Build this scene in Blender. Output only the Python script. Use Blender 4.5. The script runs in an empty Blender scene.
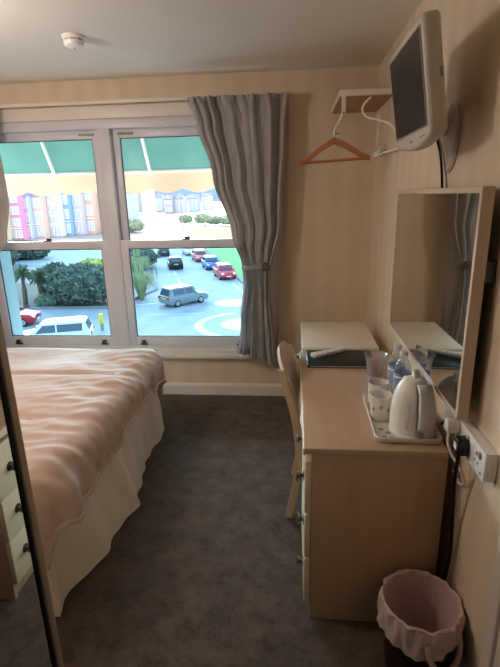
import bpy, bmesh, math, random
from mathutils import Vector, Matrix, noise
random.seed(11)
PI = math.pi
SC = bpy.context.scene
COL = SC.collection

# ------------------------------------------------------------------ camera
EYE = Vector((0.0, 0.0, 1.575))
F_PX = 465.0
def cam_axes(pitch=16.45, yaw=5.55, roll=1.37):
    p, y, r = (math.radians(a) for a in (pitch, yaw, roll))
    f = Vector((-math.sin(y)*math.cos(p), math.cos(y)*math.cos(p), -math.sin(p)))
    rt = Vector((math.cos(y), math.sin(y), 0)); dn = f.cross(rt)
    return math.cos(r)*rt + math.sin(r)*dn, -math.sin(r)*rt + math.cos(r)*dn, f
CR, CD, CF = cam_axes()
cam_data = bpy.data.cameras.new('camera'); cam = bpy.data.objects.new('camera', cam_data); COL.objects.link(cam)
cam_data.sensor_fit = 'VERTICAL'; cam_data.sensor_height = 36.0; cam_data.lens = 36.0*F_PX/667.0
cam_data.clip_start = 0.02; cam_data.clip_end = 6000
cam.matrix_world = Matrix(((CR.x, -CD.x, -CF.x, EYE.x), (CR.y, -CD.y, -CF.y, EYE.y), (CR.z, -CD.z, -CF.z, EYE.z), (0, 0, 0, 1)))
SC.camera = cam
def px(u, v, x=None, y=None, z=None):
    """direction of a photo pixel met with a plane of the room (x, y or z constant)"""
    d = CR*((u-250)/F_PX) + CD*((v-333.5)/F_PX) + CF
    t = (x-EYE.x)/d.x if x is not None else (y-EYE.y)/d.y if y is not None else (z-EYE.z)/d.z
    return EYE + d*t

# ------------------------------------------------------------------ world, sun, exposure
wd = bpy.data.worlds.new('sky'); SC.world = wd; wd.use_nodes = True
wn = wd.node_tree.nodes; wl = wd.node_tree.links
bg = wn['Background']; bg.inputs['Strength'].default_value = 2.2
tc = wn.new('ShaderNodeTexCoord'); sep = wn.new('ShaderNodeSeparateXYZ'); rmp = wn.new('ShaderNodeValToRGB')
wl.new(tc.outputs['Generated'], sep.inputs[0]); wl.new(sep.outputs['Z'], rmp.inputs[0]); wl.new(rmp.outputs[0], bg.inputs['Color'])
rmp.color_ramp.elements[0].position = 0.0; rmp.color_ramp.elements[0].color = (0.98, 0.97, 0.95, 1)
rmp.color_ramp.elements[1].position = 0.7; rmp.color_ramp.elements[1].color = (0.72, 0.84, 1.0, 1)
sun_d = bpy.data.lights.new('sun', 'SUN'); sun = bpy.data.objects.new('sun', sun_d); COL.objects.link(sun)
sun_d.energy = 12.0; sun_d.angle = math.radians(48); sun_d.color = (1.0, 0.88, 0.78)
sun.rotation_euler = Vector((0.48, -1.0, -0.21)).to_track_quat('-Z', 'Y').to_euler()
SC.view_settings.view_transform = 'Standard'; SC.view_settings.look = 'None'
SC.view_settings.gamma = 1.0; SC.view_settings.use_curve_mapping = False
SC.view_settings.exposure = 0.75
SC.cycles.max_bounces = 12; SC.cycles.diffuse_bounces = 7; SC.cycles.glossy_bounces = 5
SC.cycles.transparent_max_bounces = 16; SC.cycles.transmission_bounces = 8
SC.cycles.use_denoising = True; SC.cycles.sample_clamp_indirect = 6.0
SC.cycles.caustics_reflective = False; SC.cycles.caustics_refractive = False

# ------------------------------------------------------------------ materials
def srgb(r, g, b):
    f = lambda c: (c/255/12.92) if c/255 <= 0.04045 else ((c/255+0.055)/1.055)**2.4
    return (f(r), f(g), f(b), 1.0)
def mat(name, col, rough=0.5, metal=0.0, var=None, bump=None, stripes=None, spec=0.4, sheen=0.0, translucent=0.0, stretch=None, trans=0.0, ior=1.45, alpha=1.0):
    m = bpy.data.materials.new(name); m.use_nodes = True
    nt = m.node_tree; b = nt.nodes['Principled BSDF']; L = nt.links.new
    c = srgb(*col); b.inputs['Base Color'].default_value = c
    b.inputs['Roughness'].default_value = rough; b.inputs['Metallic'].default_value = metal
    b.inputs['Specular IOR Level'].default_value = spec; b.inputs['IOR'].default_value = ior
    b.inputs['Sheen Weight'].default_value = sheen; b.inputs['Transmission Weight'].default_value = trans
    b.inputs['Alpha'].default_value = alpha
    co = nt.nodes.new('ShaderNodeTexCoord'); vec = co.outputs['Object']
    if stretch:
        mp = nt.nodes.new('ShaderNodeMapping'); mp.inputs['Scale'].default_value = stretch
        L(vec, mp.inputs['Vector']); vec = mp.outputs['Vector']
    colsock = None
    if var:
        n = nt.nodes.new('ShaderNodeTexNoise'); n.inputs['Scale'].default_value = var[0]; n.inputs['Detail'].default_value = var[2] if len(var) > 2 else 4
        if len(var) > 2: n.inputs['Roughness'].default_value = 0.82
        L(vec, n.inputs['Vector'])
        r = nt.nodes.new('ShaderNodeValToRGB'); k = var[1]
        r.color_ramp.elements[0].position = 0.3; r.color_ramp.elements[1].position = 0.7
        r.color_ramp.elements[0].color = tuple(x*(1-k) for x in c[:3]) + (1,); r.color_ramp.elements[1].color = tuple(min(1, x*(1+k)) for x in c[:3]) + (1,)
        L(n.outputs['Fac'], r.inputs[0]); colsock = r.outputs[0]
    if stripes:                                             # (axis, wavelength, strength)
        sp = nt.nodes.new('ShaderNodeSeparateXYZ'); L(co.outputs['Object'], sp.inputs[0])
        mu = nt.nodes.new('ShaderNodeMath'); mu.operation = 'MULTIPLY'; mu.inputs[1].default_value = 2*PI/stripes[1]
        L(sp.outputs[stripes[0]], mu.inputs[0])
        sn = nt.nodes.new('ShaderNodeMath'); sn.operation = 'SINE'; L(mu.outputs[0], sn.inputs[0])
        mu2 = nt.nodes.new('ShaderNodeMath'); mu2.operation = 'MULTIPLY_ADD'; mu2.inputs[1].default_value = stripes[2]; mu2.inputs[2].default_value = 1.0
        L(sn.outputs[0], mu2.inputs[0])
        vm = nt.nodes.new('ShaderNodeVectorMath'); vm.operation = 'SCALE'
        if colsock: L(colsock, vm.inputs[0])
        else: vm.inputs[0].default_value = c[:3]
        L(mu2.outputs[0], vm.inputs['Scale']); colsock = vm.outputs[0]
    if colsock: L(colsock, b.inputs['Base Color'])
    if bump:
        n2 = nt.nodes.new('ShaderNodeTexNoise'); n2.inputs['Scale'].default_value = bump[0]; n2.inputs['Detail'].default_value = 5
        L(vec, n2.inputs['Vector']); bp = nt.nodes.new('ShaderNodeBump'); bp.inputs['Strength'].default_value = bump[1]
        bp.inputs['Distance'].default_value = bump[2] if len(bump) > 2 else 0.01
        L(n2.outputs['Fac'], bp.inputs['Height']); L(bp.outputs[0], b.inputs['Normal'])
    if translucent:
        out = nt.nodes['Material Output']; tr = nt.nodes.new('ShaderNodeBsdfTranslucent'); mx = nt.nodes.new('ShaderNodeMixShader')
        tr.inputs['Color'].default_value = c
        if colsock: L(colsock, tr.inputs['Color'])
        mx.inputs[0].default_value = translucent
        L(b.outputs[0], mx.inputs[1]); L(tr.outputs[0], mx.inputs[2]); L(mx.outputs[0], out.inputs['Surface'])
    return m
def glass(name, tint, gloss=0.06, rough=0.0, milky=0.0):
    m = bpy.data.materials.new(name); m.use_nodes = True; nt = m.node_tree; nt.nodes.clear()
    o = nt.nodes.new('ShaderNodeOutputMaterial'); t = nt.nodes.new('ShaderNodeBsdfTransparent'); g = nt.nodes.new('ShaderNodeBsdfGlossy')
    g.inputs['Roughness'].default_value = rough; t.inputs['Color'].default_value = tint
    lw = nt.nodes.new('ShaderNodeLayerWeight'); lw.inputs['Blend'].default_value = 0.5
    pw = nt.nodes.new('ShaderNodeMath'); pw.operation = 'POWER'; pw.inputs[1].default_value = 3.0; nt.links.new(lw.outputs['Facing'], pw.inputs[0])
    ml = nt.nodes.new('ShaderNodeMath'); ml.operation = 'MULTIPLY_ADD'; ml.inputs[1].default_value = gloss*5; ml.inputs[2].default_value = gloss*.2; nt.links.new(pw.outputs[0], ml.inputs[0])
    mx = nt.nodes.new('ShaderNodeMixShader'); nt.links.new(ml.outputs[0], mx.inputs[0])
    nt.links.new(t.outputs[0], mx.inputs[1]); nt.links.new(g.outputs[0], mx.inputs[2]); last = mx
    if milky:                                               # slightly cloudy plastic
        df = nt.nodes.new('ShaderNodeBsdfDiffuse'); df.inputs['Color'].default_value = (.78, .84, .92, 1)
        m2 = nt.nodes.new('ShaderNodeMixShader'); m2.inputs[0].default_value = milky
        nt.links.new(mx.outputs[0], m2.inputs[1]); nt.links.new(df.outputs[0], m2.inputs[2]); last = m2
    nt.links.new(last.outputs[0], o.inputs[0])
    return m
M = {}
M['ceiling'] = mat('ceiling_paint', (226, 222, 214), 0.9, var=(2.0, 0.02), bump=(90, 0.05))
M['wallB'] = mat('striped_wallpaper_back', (219, 200, 176), 0.8, var=(6, 0.03), stripes=('X', 0.165, 0.03), bump=(200, 0.05))
M['wallR'] = mat('striped_wallpaper_right', (219, 200, 176), 0.8, var=(6, 0.03), stripes=('Y', 0.165, 0.03), bump=(200, 0.05))
M['carpet'] = mat('brown_carpet', (88, 71, 60), 0.95, var=(9, 0.75, 12), bump=(420, 0.6, 0.008), spec=0.1, sheen=0.15)
M['gloss'] = mat('white_gloss_paint', (226, 216, 206), 0.35, var=(5, 0.02))
M['upvc'] = mat('white_upvc', (212, 211, 219), 0.3, var=(8, 0.015))
M['gasket'] = mat('grey_gasket', (70, 68, 70), 0.6)
M['chrome'] = mat('dark_chrome', (90, 86, 84), 0.3, 0.8)
M['pewter'] = mat('pewter', (120, 108, 96), 0.3, 0.9)
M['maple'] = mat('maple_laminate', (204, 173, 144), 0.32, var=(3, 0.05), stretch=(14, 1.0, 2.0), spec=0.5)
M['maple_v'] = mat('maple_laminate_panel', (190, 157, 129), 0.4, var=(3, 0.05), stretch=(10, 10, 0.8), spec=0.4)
M['cream'] = mat('cream_laminate', (222, 208, 184), 0.35, var=(4, 0.02))
M['whitelam'] = mat('white_laminate', (232, 222, 206), 0.35, var=(4, 0.02))
M['mirror'] = mat('mirror_glass', (225, 225, 222), 0.01, 1.0)
M['champ'] = mat('champagne_metal', (176, 152, 130), 0.4, 0.3)
M['black'] = mat('black_plastic', (20, 19, 20), 0.4)
M['screen'] = mat('dark_screen', (26, 24, 27), 0.25, spec=0.5)
M['tvshell'] = mat('silver_white_plastic', (206, 196, 184), 0.38, var=(10, 0.02))
M['whiteplastic'] = mat('white_plastic', (242, 238, 232), 0.32)
M['greyp'] = mat('grey_plastic', (150, 145, 140), 0.45)
M['wood'] = mat('hanger_wood', (176, 116, 78), 0.45, var=(12, 0.12), stretch=(1, 8, 8))
M['chairwood'] = mat('beech_wood', (212, 182, 152), 0.4, var=(8, 0.08), stretch=(6, 6, 1))
M['chairpad'] = mat('cream_pad', (226, 208, 188), 0.75, var=(30, 0.04), bump=(200, 0.1))
M['brownboard'] = mat('brown_shelf_board', (168, 134, 104), 0.5, var=(6, 0.06))
M['mirrorframe'] = mat('pale_frame_wood', (212, 190, 170), 0.4, var=(8, 0.04))
M['duvet'] = mat('rose_satin_cotton', (206, 176, 160), 0.7, var=(3, 0.04), bump=(18, 0.15, 0.01), sheen=0.1, spec=0.15)
M['skirt'] = mat('cream_cotton', (228, 208, 190), 0.75, var=(6, 0.04), bump=(30, 0.12), sheen=0.1)
M['mattress'] = mat('mattress_white', (214, 206, 196), 0.8, var=(9, 0.04))
M['curtain'] = mat('grey_satin_curtain', (162, 156, 154), 0.42, var=(26, 0.14), bump=(60, 0.35, 0.01), stretch=(1, 1, 0.35), sheen=0.3, translucent=0.12)
M['lining'] = mat('curtain_lining', (206, 196, 184), 0.8, var=(8, 0.03), translucent=0.3)
M['ceramic'] = mat('white_ceramic', (236, 230, 224), 0.15, spec=0.6)
M['print'] = mat('floral_print', (128, 118, 128), 0.3)
M['traymelamine'] = mat('white_melamine', (228, 220, 210), 0.25)
M['folder'] = mat('black_green_leatherette', (28, 38, 36), 0.4, var=(60, 0.2), bump=(300, 0.15))
M['bin'] = mat('dark_brown_metal', (44, 28, 26), 0.35)
M['liner'] = mat('pink_white_bin_liner', (238, 208, 202), 0.45, bump=(40, 0.5, 0.01), translucent=0.35)
M['clear'] = glass('clear_plastic', (0.95, 0.97, 0.99, 1), 0.14, milky=0.14)
M['blue'] = mat('blue_label', (150, 170, 214), 0.4, var=(30, 0.2))
M['red'] = mat('red_sachet', (196, 70, 60), 0.45)
M['pink'] = mat('pink_sachet', (226, 150, 140), 0.5)
M['orange'] = mat('orange_sachet', (220, 120, 50), 0.45)
M['pane'] = glass('clear_pane', (0.93, 0.95, 0.96, 1), 0.004)
M['tint'] = glass('blue_tinted_pane', (0.57, 0.76, 0.87, 1), 0.004)
M['green_canvas'] = mat('green_awning_canvas', (84, 132, 126), 0.8, var=(4, 0.08), translucent=0.20)
M['peach_canvas'] = mat('peach_valance_canvas', (216, 188, 162), 0.8, var=(5, 0.06), translucent=0.16)
M['asphalt'] = mat('asphalt', (156, 158, 160), 0.9, var=(0.6, 0.10))
M['paving'] = mat('pale_paving', (138, 134, 132), 0.9, var=(0.8, 0.10))
M['roadpaint'] = mat('white_road_paint', (198, 202, 206), 0.7)
M['lawn'] = mat('lawn_grass', (106, 162, 84), 0.95, var=(0.3, 0.14))
M['soil'] = mat('planting_soil', (104, 96, 84), 0.95, var=(2, 0.2))
M['sea'] = mat('pale_sea', (196, 208, 214), 0.25, var=(0.05, 0.05))
M['hill'] = mat('haze_tinted_hill', (112, 130, 158), 0.95, var=(0.02, 0.12))  # distance haze is put into the hill's blue-grey colour
M['leafdark'] = mat('dark_green_leaf', (104, 114, 98), 0.7, var=(1.5, 0.4), translucent=0.15)
M['leafmid'] = mat('mid_green_leaf', (128, 142, 114), 0.7, var=(1.5, 0.35), translucent=0.15)
M['leafpale'] = mat('pale_grey_green_leaf', (140, 156, 128), 0.7, var=(1.5, 0.2))
M['leafyellow'] = mat('yellow_green_leaf', (186, 178, 84), 0.7, var=(1.5, 0.25))
M['pampas'] = mat('pale_grass_blade', (172, 176, 128), 0.8, var=(2, 0.25), translucent=0.2)
M['bark'] = mat('bark', (104, 88, 72), 0.9, var=(4, 0.3))
M['tyre'] = mat('tyre_rubber', (30, 30, 32), 0.8)
M['alloy'] = mat('alloy', (170, 172, 176), 0.35, 0.7)
M['carglass'] = mat('car_window_glass', (66, 80, 92), 0.08, spec=0.8)
M['lampred'] = mat('tail_lamp_red', (190, 30, 26), 0.25)
M['lampclear'] = mat('head_lamp_clear', (230, 232, 236), 0.15)
M['plateY'] = mat('yellow_number_plate', (236, 206, 70), 0.5)
M['plateW'] = mat('white_number_plate', (236, 236, 232), 0.5)
M['stucco'] = mat('exterior_stucco', (214, 222, 214), 0.9, var=(3, 0.04))
M['slate'] = mat('blue_slate_roof', (138, 146, 166), 0.8, var=(1.0, 0.12))
M['winglass'] = mat('house_window_glass', (172, 182, 200), 0.15, spec=0.6)
M['timberw'] = mat('white_painted_timber', (238, 236, 232), 0.6)
M['yellow'] = mat('yellow_paint', (236, 206, 60), 0.5)
M['bluesign'] = mat('blue_sign', (60, 120, 190), 0.5)

# ------------------------------------------------------------------ mesh helpers
class MB:
    def __init__(s): s.bm = bmesh.new()
    def _xf(s, vs, M4):
        if M4 is not None:
            for v in vs: v.co = M4 @ v.co
    def box(s, x0, x1, y0, y1, z0, z1, bev=0.0, seg=2, M4=None):
        b = bmesh.new(); bmesh.ops.create_cube(b, size=1)
        for v in b.verts: v.co = Vector(((x0+x1)/2+v.co.x*(x1-x0), (y0+y1)/2+v.co.y*(y1-y0), (z0+z1)/2+v.co.z*(z1-z0)))
        if bev > 0: bmesh.ops.bevel(b, geom=list(b.edges), offset=bev, segments=seg, affect='EDGES', profile=0.5)
        s._xf(b.verts, M4); s._merge(b); return s
    def _merge(s, b):
        mp = {}
        for v in b.verts: mp[v] = s.bm.verts.new(v.co)
        for f in b.faces:
            try: s.bm.faces.new([mp[v] for v in f.verts])
            except ValueError: pass
        b.free()
    def lathe(s, prof, seg=24, M4=None, sx=1, sy=1, cap=True):
        vs = []
        for (r, z) in prof:
            vs.append([s.bm.verts.new((r*math.cos(2*PI*k/seg)*sx, r*math.sin(2*PI*k/seg)*sy, z)) for k in range(seg)])
        for a, b in zip(vs, vs[1:]):
            for k in range(seg): s.bm.faces.new((a[k], a[(k+1) % seg], b[(k+1) % seg], b[k]))
        if cap:
            if prof[0][0] > 1e-5: s.bm.faces.new(vs[0][::-1])
            if prof[-1][0] > 1e-5: s.bm.faces.new(vs[-1])
        s._xf([v for l in vs for v in l], M4); return s
    def tube(s, pts, r, seg=8, closed=False, cap=True):
        pts = [Vector(p) for p in pts]; n = len(pts); rings = []; up = None
        for i, p in enumerate(pts):
            t = ((pts[(i+1) % n]-pts[i-1]) if closed else (pts[min(i+1, n-1)]-pts[max(i-1, 0)])).normalized()
            if up is None:
                up = Vector((0, 0, 1)) if abs(t.z) < 0.9 else Vector((1, 0, 0))
            a = t.cross(up).normalized(); up = a.cross(t).normalized()
            rr = r[i] if isinstance(r, (list, tuple)) else r
            rings.append([s.bm.verts.new(p+(a*math.cos(2*PI*k/seg)+up*math.sin(2*PI*k/seg))*rr) for k in range(seg)])
        m = n if closed else n-1
        for i in range(m):
            A, B = rings[i], rings[(i+1) % n]
            for k in range(seg): s.bm.faces.new((A[k], A[(k+1) % seg], B[(k+1) % seg], B[k]))
        if cap and not closed:
            s.bm.faces.new(rings[0][::-1]); s.bm.faces.new(rings[-1])
        return s
    def prism(s, poly, d0, d1, plane='xz', bev=0.0, seg=2, M4=None):
        """polygon in a plane, extruded from d0 to d1 along the third axis"""
        b = bmesh.new()
        def P(a, c, d): return {'xz': (a, d, c), 'xy': (a, c, d), 'yz': (d, a, c)}[plane]
        A = [b.verts.new(P(a, c, d0)) for a, c in poly]; B = [b.verts.new(P(a, c, d1)) for a, c in poly]
        b.faces.new(A); b.faces.new(B[::-1]); n = len(poly)
        for i in range(n): b.faces.new((A[i], B[i], B[(i+1) % n], A[(i+1) % n]))
        bmesh.ops.recalc_face_normals(b, faces=b.faces)
        if bev > 0:
            es = [e for e in b.edges if len(e.link_faces) == 2 and e.calc_face_angle(0) > 0.5]
            bmesh.ops.bevel(b, geom=es, offset=bev, segments=seg, affect='EDGES', profile=0.5)
        s._xf(b.verts, M4); s._merge(b); return s
    def grid(s, fn, nu, nv, flip=False):
        vs = [[s.bm.verts.new(fn(i/nu, j/nv)) for j in range(nv+1)] for i in range(nu+1)]
        for i in range(nu):
            for j in range(nv):
                q = (vs[i][j], vs[i+1][j], vs[i+1][j+1], vs[i][j+1])
                s.bm.faces.new(q[::-1] if flip else q)
        return s
    def poly(s, pts): s.bm.faces.new([s.bm.verts.new(p) for p in pts]); return s
    def build(s, name, m, parent=None, smooth=35, recalc=True, loc=None):
        if recalc: bmesh.ops.recalc_face_normals(s.bm, faces=s.bm.faces)
        me = bpy.data.meshes.new(name); s.bm.to_mesh(me); s.bm.free()
        if smooth:
            me.polygons.foreach_set('use_smooth', [True]*len(me.polygons))
            me.set_sharp_from_angle(angle=math.radians(smooth))
        me.materials.append(M[m] if isinstance(m, str) else m)
        o = bpy.data.objects.new(name, me); COL.objects.link(o)
        if parent is not None: o.parent = parent
        if loc is not None: o.location = loc
        return o
def tag(o, label, cat, group=None):
    o['label'] = label; o['category'] = cat
    if group: o['group'] = group
    return o
def thing(name, label, cat, loc=(0, 0, 0), rz=0.0, group=None, mw=None):
    o = bpy.data.objects.new(name, None); COL.objects.link(o); o.empty_display_size = 0.1
    if mw is not None: o.matrix_world = mw
    else: o.location = loc; o.rotation_euler = (0, 0, rz)
    return tag(o, label, cat, group)
def struct(o): o['kind'] = 'structure'; return o
def sempty(name, loc=(0, 0, 0)):
    o = bpy.data.objects.new(name, None); COL.objects.link(o); o.location = loc; return struct(o)
def copy_tree(o, parent=None):
    c = o.copy(); COL.objects.link(c); c.parent = parent
    for ch in list(o.children): copy_tree(ch, c)
    return c
def lin(pts, t):
    for (t0, a), (t1, b) in zip(pts, pts[1:]):
        if t <= t1:
            k = (t-t0)/(t1-t0) if t1 > t0 else 0; k = max(0, min(1, k)); k = k*k*(3-2*k); return a+(b-a)*k
    return pts[-1][1]
def curve(pts, n=10):
    """Catmull-Rom through points"""
    pts = [Vector(p) for p in pts]; out = []
    for i in range(len(pts)-1):
        p0, p1, p2, p3 = pts[max(i-1, 0)], pts[i], pts[i+1], pts[min(i+2, len(pts)-1)]
        for k in range(n):
            t = k/n; out.append(0.5*((2*p1)+(p2-p0)*t+(2*p0-5*p1+4*p2-p3)*t*t+(3*p1-p0-3*p2+p3)*t**3))
    out.append(pts[-1]); return out

# ------------------------------------------------------------------ the room
XR, YB, XL, YF, ZC = 0.56, 3.53, -2.92, -0.95, 2.385
WX0, WX1, WZ0, WZ1 = -2.46, -0.25, 0.40, 2.13            # window opening
struct(MB().box(XL-.1, XR+.1, YF-.1, YB+.1, -0.12, 0.0).build('floor', 'carpet'))
struct(MB().box(XL-.1, XR+.1, YF-.1, YB+.32, ZC, ZC+0.12).build('ceiling', 'ceiling'))
struct(MB().box(XR, XR+0.12, YF-.1, YB+.32, 0, ZC).build('wall_right', 'wallR'))
struct(MB().box(XL-0.12, XL, YF-.1, YB+.32, 0, ZC).build('wall_left', 'wallR'))
struct(MB().box(XL, XR, YF-.12, YF, 0, ZC).build('wall_front', 'wallB'))
w = MB()
w.box(XL, WX0, YB, YB+.06, 0, ZC); w.box(WX1, XR, YB, YB+.06, 0, ZC)
w.box(WX0, WX1, YB, YB+.06, 0, WZ0-.07); w.box(WX0, WX1, YB, YB+.06, WZ1+.0, ZC)
struct(w.build('wall_back', 'wallB', smooth=0))
w = MB()                                                   # the outer leaf of the same wall, pale render
w.box(XL, WX0+.02, YB+.06, YB+.32, 0, ZC); w.box(WX1-.02, XR, YB+.06, YB+.32, 0, ZC)
w.box(WX0+.02, WX1-.02, YB+.06, YB+.32, 0, WZ0-.02); w.box(WX0+.02, WX1-.02, YB+.06, YB+.32, WZ1, ZC); w.box(XL, XR, YB+.321, YB+.335, ZC-.2, ZC+1.2)
struct(w.build('wall_outer', 'stucco', smooth=0))
def skirting(poly_x0, poly_x1, y):
    prof = [(y, 0), (y-.018, 0), (y-.018, .078), (y-.013, .090), (y-.008, .094), (y-.006, .10), (y, .10)]
    return MB().prism(prof, poly_x0, poly_x1, plane='yz')
struct(skirting(XL, XR, YB).build('baseboard_back', 'gloss', smooth=20))
prof = [(XR, 0), (XR-.018, 0), (XR-.018, .078), (XR-.008, .094), (XR, .10)]
struct(MB().prism(prof, 1.08, YB-.018, plane='xz').build('baseboard_right', 'gloss', smooth=20))
# door in the right wall, its far architrave shows at the frame's edge
door = sempty('door_1', (XR, 0.62, 0))
MB().box(-.022, 0, .40, .455, 0, 2.05, .006).build('architrave', 'gloss', door)
MB().box(-.022, 0, -.455, -.40, 0, 2.05, .006).build('architrave', 'gloss', door)
MB().box(-.022, 0, -.455, .455, 2.05, 2.105, .006).build('architrave', 'gloss', door)
lf = MB().box(-.012, 0, -.399, .399, .005, 2.049, .002).build('door_leaf', 'gloss', door)
for (a, b, c, d) in ((-.31, -.04, .2, .95), (.04, .31, .2, .95), (-.31, -.04, 1.1, 1.9), (.04, .31, 1.1, 1.9)):
    MB().box(-.018, -.011, a, b, c, d, .006).build('door_panel', 'gloss', door)
hd = MB().box(-.02, -.012, .33, .375, .93, 1.09, .003).tube([(-.02, .352, 1.03), (-.06, .352, 1.03)], .008).tube([(-.06, .352, 1.03), (-.06, .24, 1.03)], .008)
hd.build('door_handle', 'chrome', door)

# ---- window: white plastic frame, two vertical sliding sash pairs
YW = YB-.005
tr = MB()
tr.box(WX0-.07, WX1+.07, YB-.022, YB, WZ1, 2.215, .005)
tr.build('trim_1', 'gloss')['kind'] = 'structure'
tr = MB().box(XL+.02, XR-.62, YB-.05, YB-.0005, 2.222, 2.246, .004)
tr.build('trim_2', 'gloss')['kind'] = 'structure'                        # the timber batten the curtain track is on
sl = MB().box(WX0-.05, WX1+.05, YB-.055, YB+.03, WZ0-.07, WZ0-.035, .008).box(WX0-.03, WX1+.03, YB-.03, YB+.03, WZ0-.035, WZ0, .004)
sl.build('trim_3', 'gloss')['kind'] = 'structure'                        # the window board
fr = sempty('window_1', (0, YB, 0))
f = MB()
f.box(WX0, WX0+.05, -.004, .09, WZ0, WZ1, .004); f.box(WX1-.05, WX1, -.004, .09, WZ0, WZ1, .004)
f.box(-1.425, -1.333, -.004, .09, WZ0+.015, 2.066, .002)
f.build('outer_frame', 'upvc', fr)
MB().box(WX0+.05, WX1-.05, -.004, .09, 2.066, WZ1, .004).build('head_frame', 'upvc', fr)
MB().box(WX0+.05, WX1-.05, -.004, .09, WZ0, WZ0+.015, .003).build('cill', 'upvc', fr)
def sash_pair(xa, xb):
    def sash(name, z0, z1, y0, y1, st, rb, rt, pm):
        s = MB()
        s.box(xa, xa+st, y0, y1, z0, z1, .004); s.box(xb-st, xb, y0, y1, z0, z1, .004)
        s.box(xa+st-.002, xb-st+.002, y0+.001, y1-.001, z0, z0+rb, .004); s.box(xa+st-.002, xb-st+.002, y0+.001, y1-.001, z1-rt, z1, .004)
        o = s.build(name, 'upvc', fr)
        g = MB(); e = .006
        g.box(xa+st, xa+st+e, y0+.008, y0+.016, z0+rb, z1-rt); g.box(xb-st-e, xb-st, y0+.008, y0+.016, z0+rb, z1-rt)
        g.box(xa+st, xb-st, y0+.008, y0+.016, z0+rb, z0+rb+e); g.box(xa+st, xb-st, y0+.008, y0+.016, z1-rt-e, z1-rt)
        g.build('gasket', 'gasket', o, smooth=0)
        MB().box(xa+st-.003, xb-st+.003, (y0+y1)/2-.003, (y0+y1)/2+.003, z0+rb-.003, z1-rt+.003).build('pane', pm, o, smooth=0)
        return o
    up = sash('upper_sash', 1.21, 2.066, .046, .084, .058, .055, .06, 'pane')
    lo = sash('lower_sash', WZ0+.016, 1.27, .002, .042, .062, .082, .062, 'tint')
    for xx in (xa+.12, xb-.12):                            # finger lifts on the bottom rail
        MB().box(xx-.03, xx+.03, -.012, .004, WZ0+.03, WZ0+.042, .003).box(xx-.016, xx+.016, -.02, .004, WZ0+.042, WZ0+.07, .004).build('sash_lift', 'chrome', lo)
    xm = (xa+xb)/2
    MB().box(xm-.03, xm+.03, .004, .03, 1.268, 1.278, .003).box(xm-.012, xm+.03, .006, .026, 1.277, 1.295, .004).build('sash_lock', 'chrome', lo)
    vx = xa+.105 if xa > -1.4 else xb-.10
    MB().box(vx-.06, vx+.06, .040, .047, 2.026, 2.044, .003).build('trickle_vent', 'greyp', up)
sash_pair(WX0+.05, -1.425); sash_pair(-1.333, WX1-.05)

# ------------------------------------------------------------------ curtains
def curtain_fn(L_, R_, nf, amp, y0, seed, tz, off=0.0):
    rnd = random.Random(seed); ph = [rnd.uniform(0, 6.28) for _ in range(4)]
    def fn(s, t):
        xl, xr, zb = lin(L_[0], t), lin(R_[0], t), lin(L_[1], t)+(lin(R_[1], t)-lin(L_[1], t))*s
        w_ = s+0.045*math.sin(2*PI*2.3*s+ph[0]+t)+0.012*math.sin(2*PI*5.1*s+ph[1]+t*3)
        a = amp*(0.55+0.45*math.sin(2*PI*1.7*s+ph[2]))*(1.0 if t > .06 else .5+t*8)
        ph_ = 2*PI*nf*w_+0.9*math.sin(2.5*t+ph[3])
        d = a*(math.sin(ph_)+.35*math.sin(.53*ph_+1.1+1.5*t))+0.14*a*math.sin(2*ph_+1.3+2*t)
        hd = 0.010*math.sin(2*PI*nf*2.6*w_)*max(0, 1-t/.10)
        pinch = math.exp(-((t-tz)/.06)**2)
        d *= (1-0.45*pinch)*(1.15 if t > tz else 1)
        x = xl+(xr-xl)*s+0.010*math.cos(ph_)*(1-pinch)+0.004*noise.noise(Vector((s*9, t*14, seed)))
        y = y0-.03*pinch+d+hd+off+0.014*noise.noise(Vector((s*16, t*10, seed+3)))-0.035*math.sin(PI*min(1, max(0, (t-tz)/(1-tz))))*.6
        return Vector((x, y, zb))
    return fn
def make_curtain(lab, Lx, Rx, nf, zt, zbl, zbr, tz, seed, tie, inner):
    root = thing('curtain', lab, 'curtain', (0, 0, 0), 0, 'window curtains')
    fn = curtain_fn((Lx, [(0, zt), (1, zbl)]), (Rx, [(0, zt), (1, zbr)]), nf, .042, YB-.125, seed, tz)
    MB().grid(fn, 200, 90).build('drape', 'curtain', root, smooth=60)
    # gathered heading tape ruffle
    def hd(s, t):
        p = fn(s, 0.0); q = fn(s, .055)
        r = p.lerp(q, t); r.z += .018*(1-t); r.y -= .012+.006*math.sin(s*nf*2*PI*2.6+2)*(1-t*.5); return r
    MB().grid(hd, 200, 5).build('gathered_heading', 'curtain', root, smooth=60)
    x0, x1, zz = tie
    pts = curve([(x0, YB-.14, zz-.012), (x0+.05*(x1-x0)/abs(x1-x0), YB-.205, zz-.006), ((x0+x1)/2, YB-.215, zz), (x1-.03*(x1-x0)/abs(x1-x0), YB-.195, zz+.006), (x1, YB-.15, zz+.008), (x1, YB-.02, zz+.01)], 8)
    b = MB()
    for dz in (-.009, 0, .009): b.tube([p+Vector((0, -.002*(dz == 0), dz)) for p in pts], .0075, 8)
    tb = b.build('tieback', 'curtain', root)
    MB().lathe([(0, 0), (.012, 0), (.012, .03), (.026, .05), (.030, .064), (.024, .078), (0, .082)], 20, Matrix.Translation((x1-.035*(x1-x0)/abs(x1-x0), YB-.145, zz+.004)) @ Matrix.Rotation(PI/2, 4, 'X')).build('tieback_knob', 'pewter', tb)
    return root, fn
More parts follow.
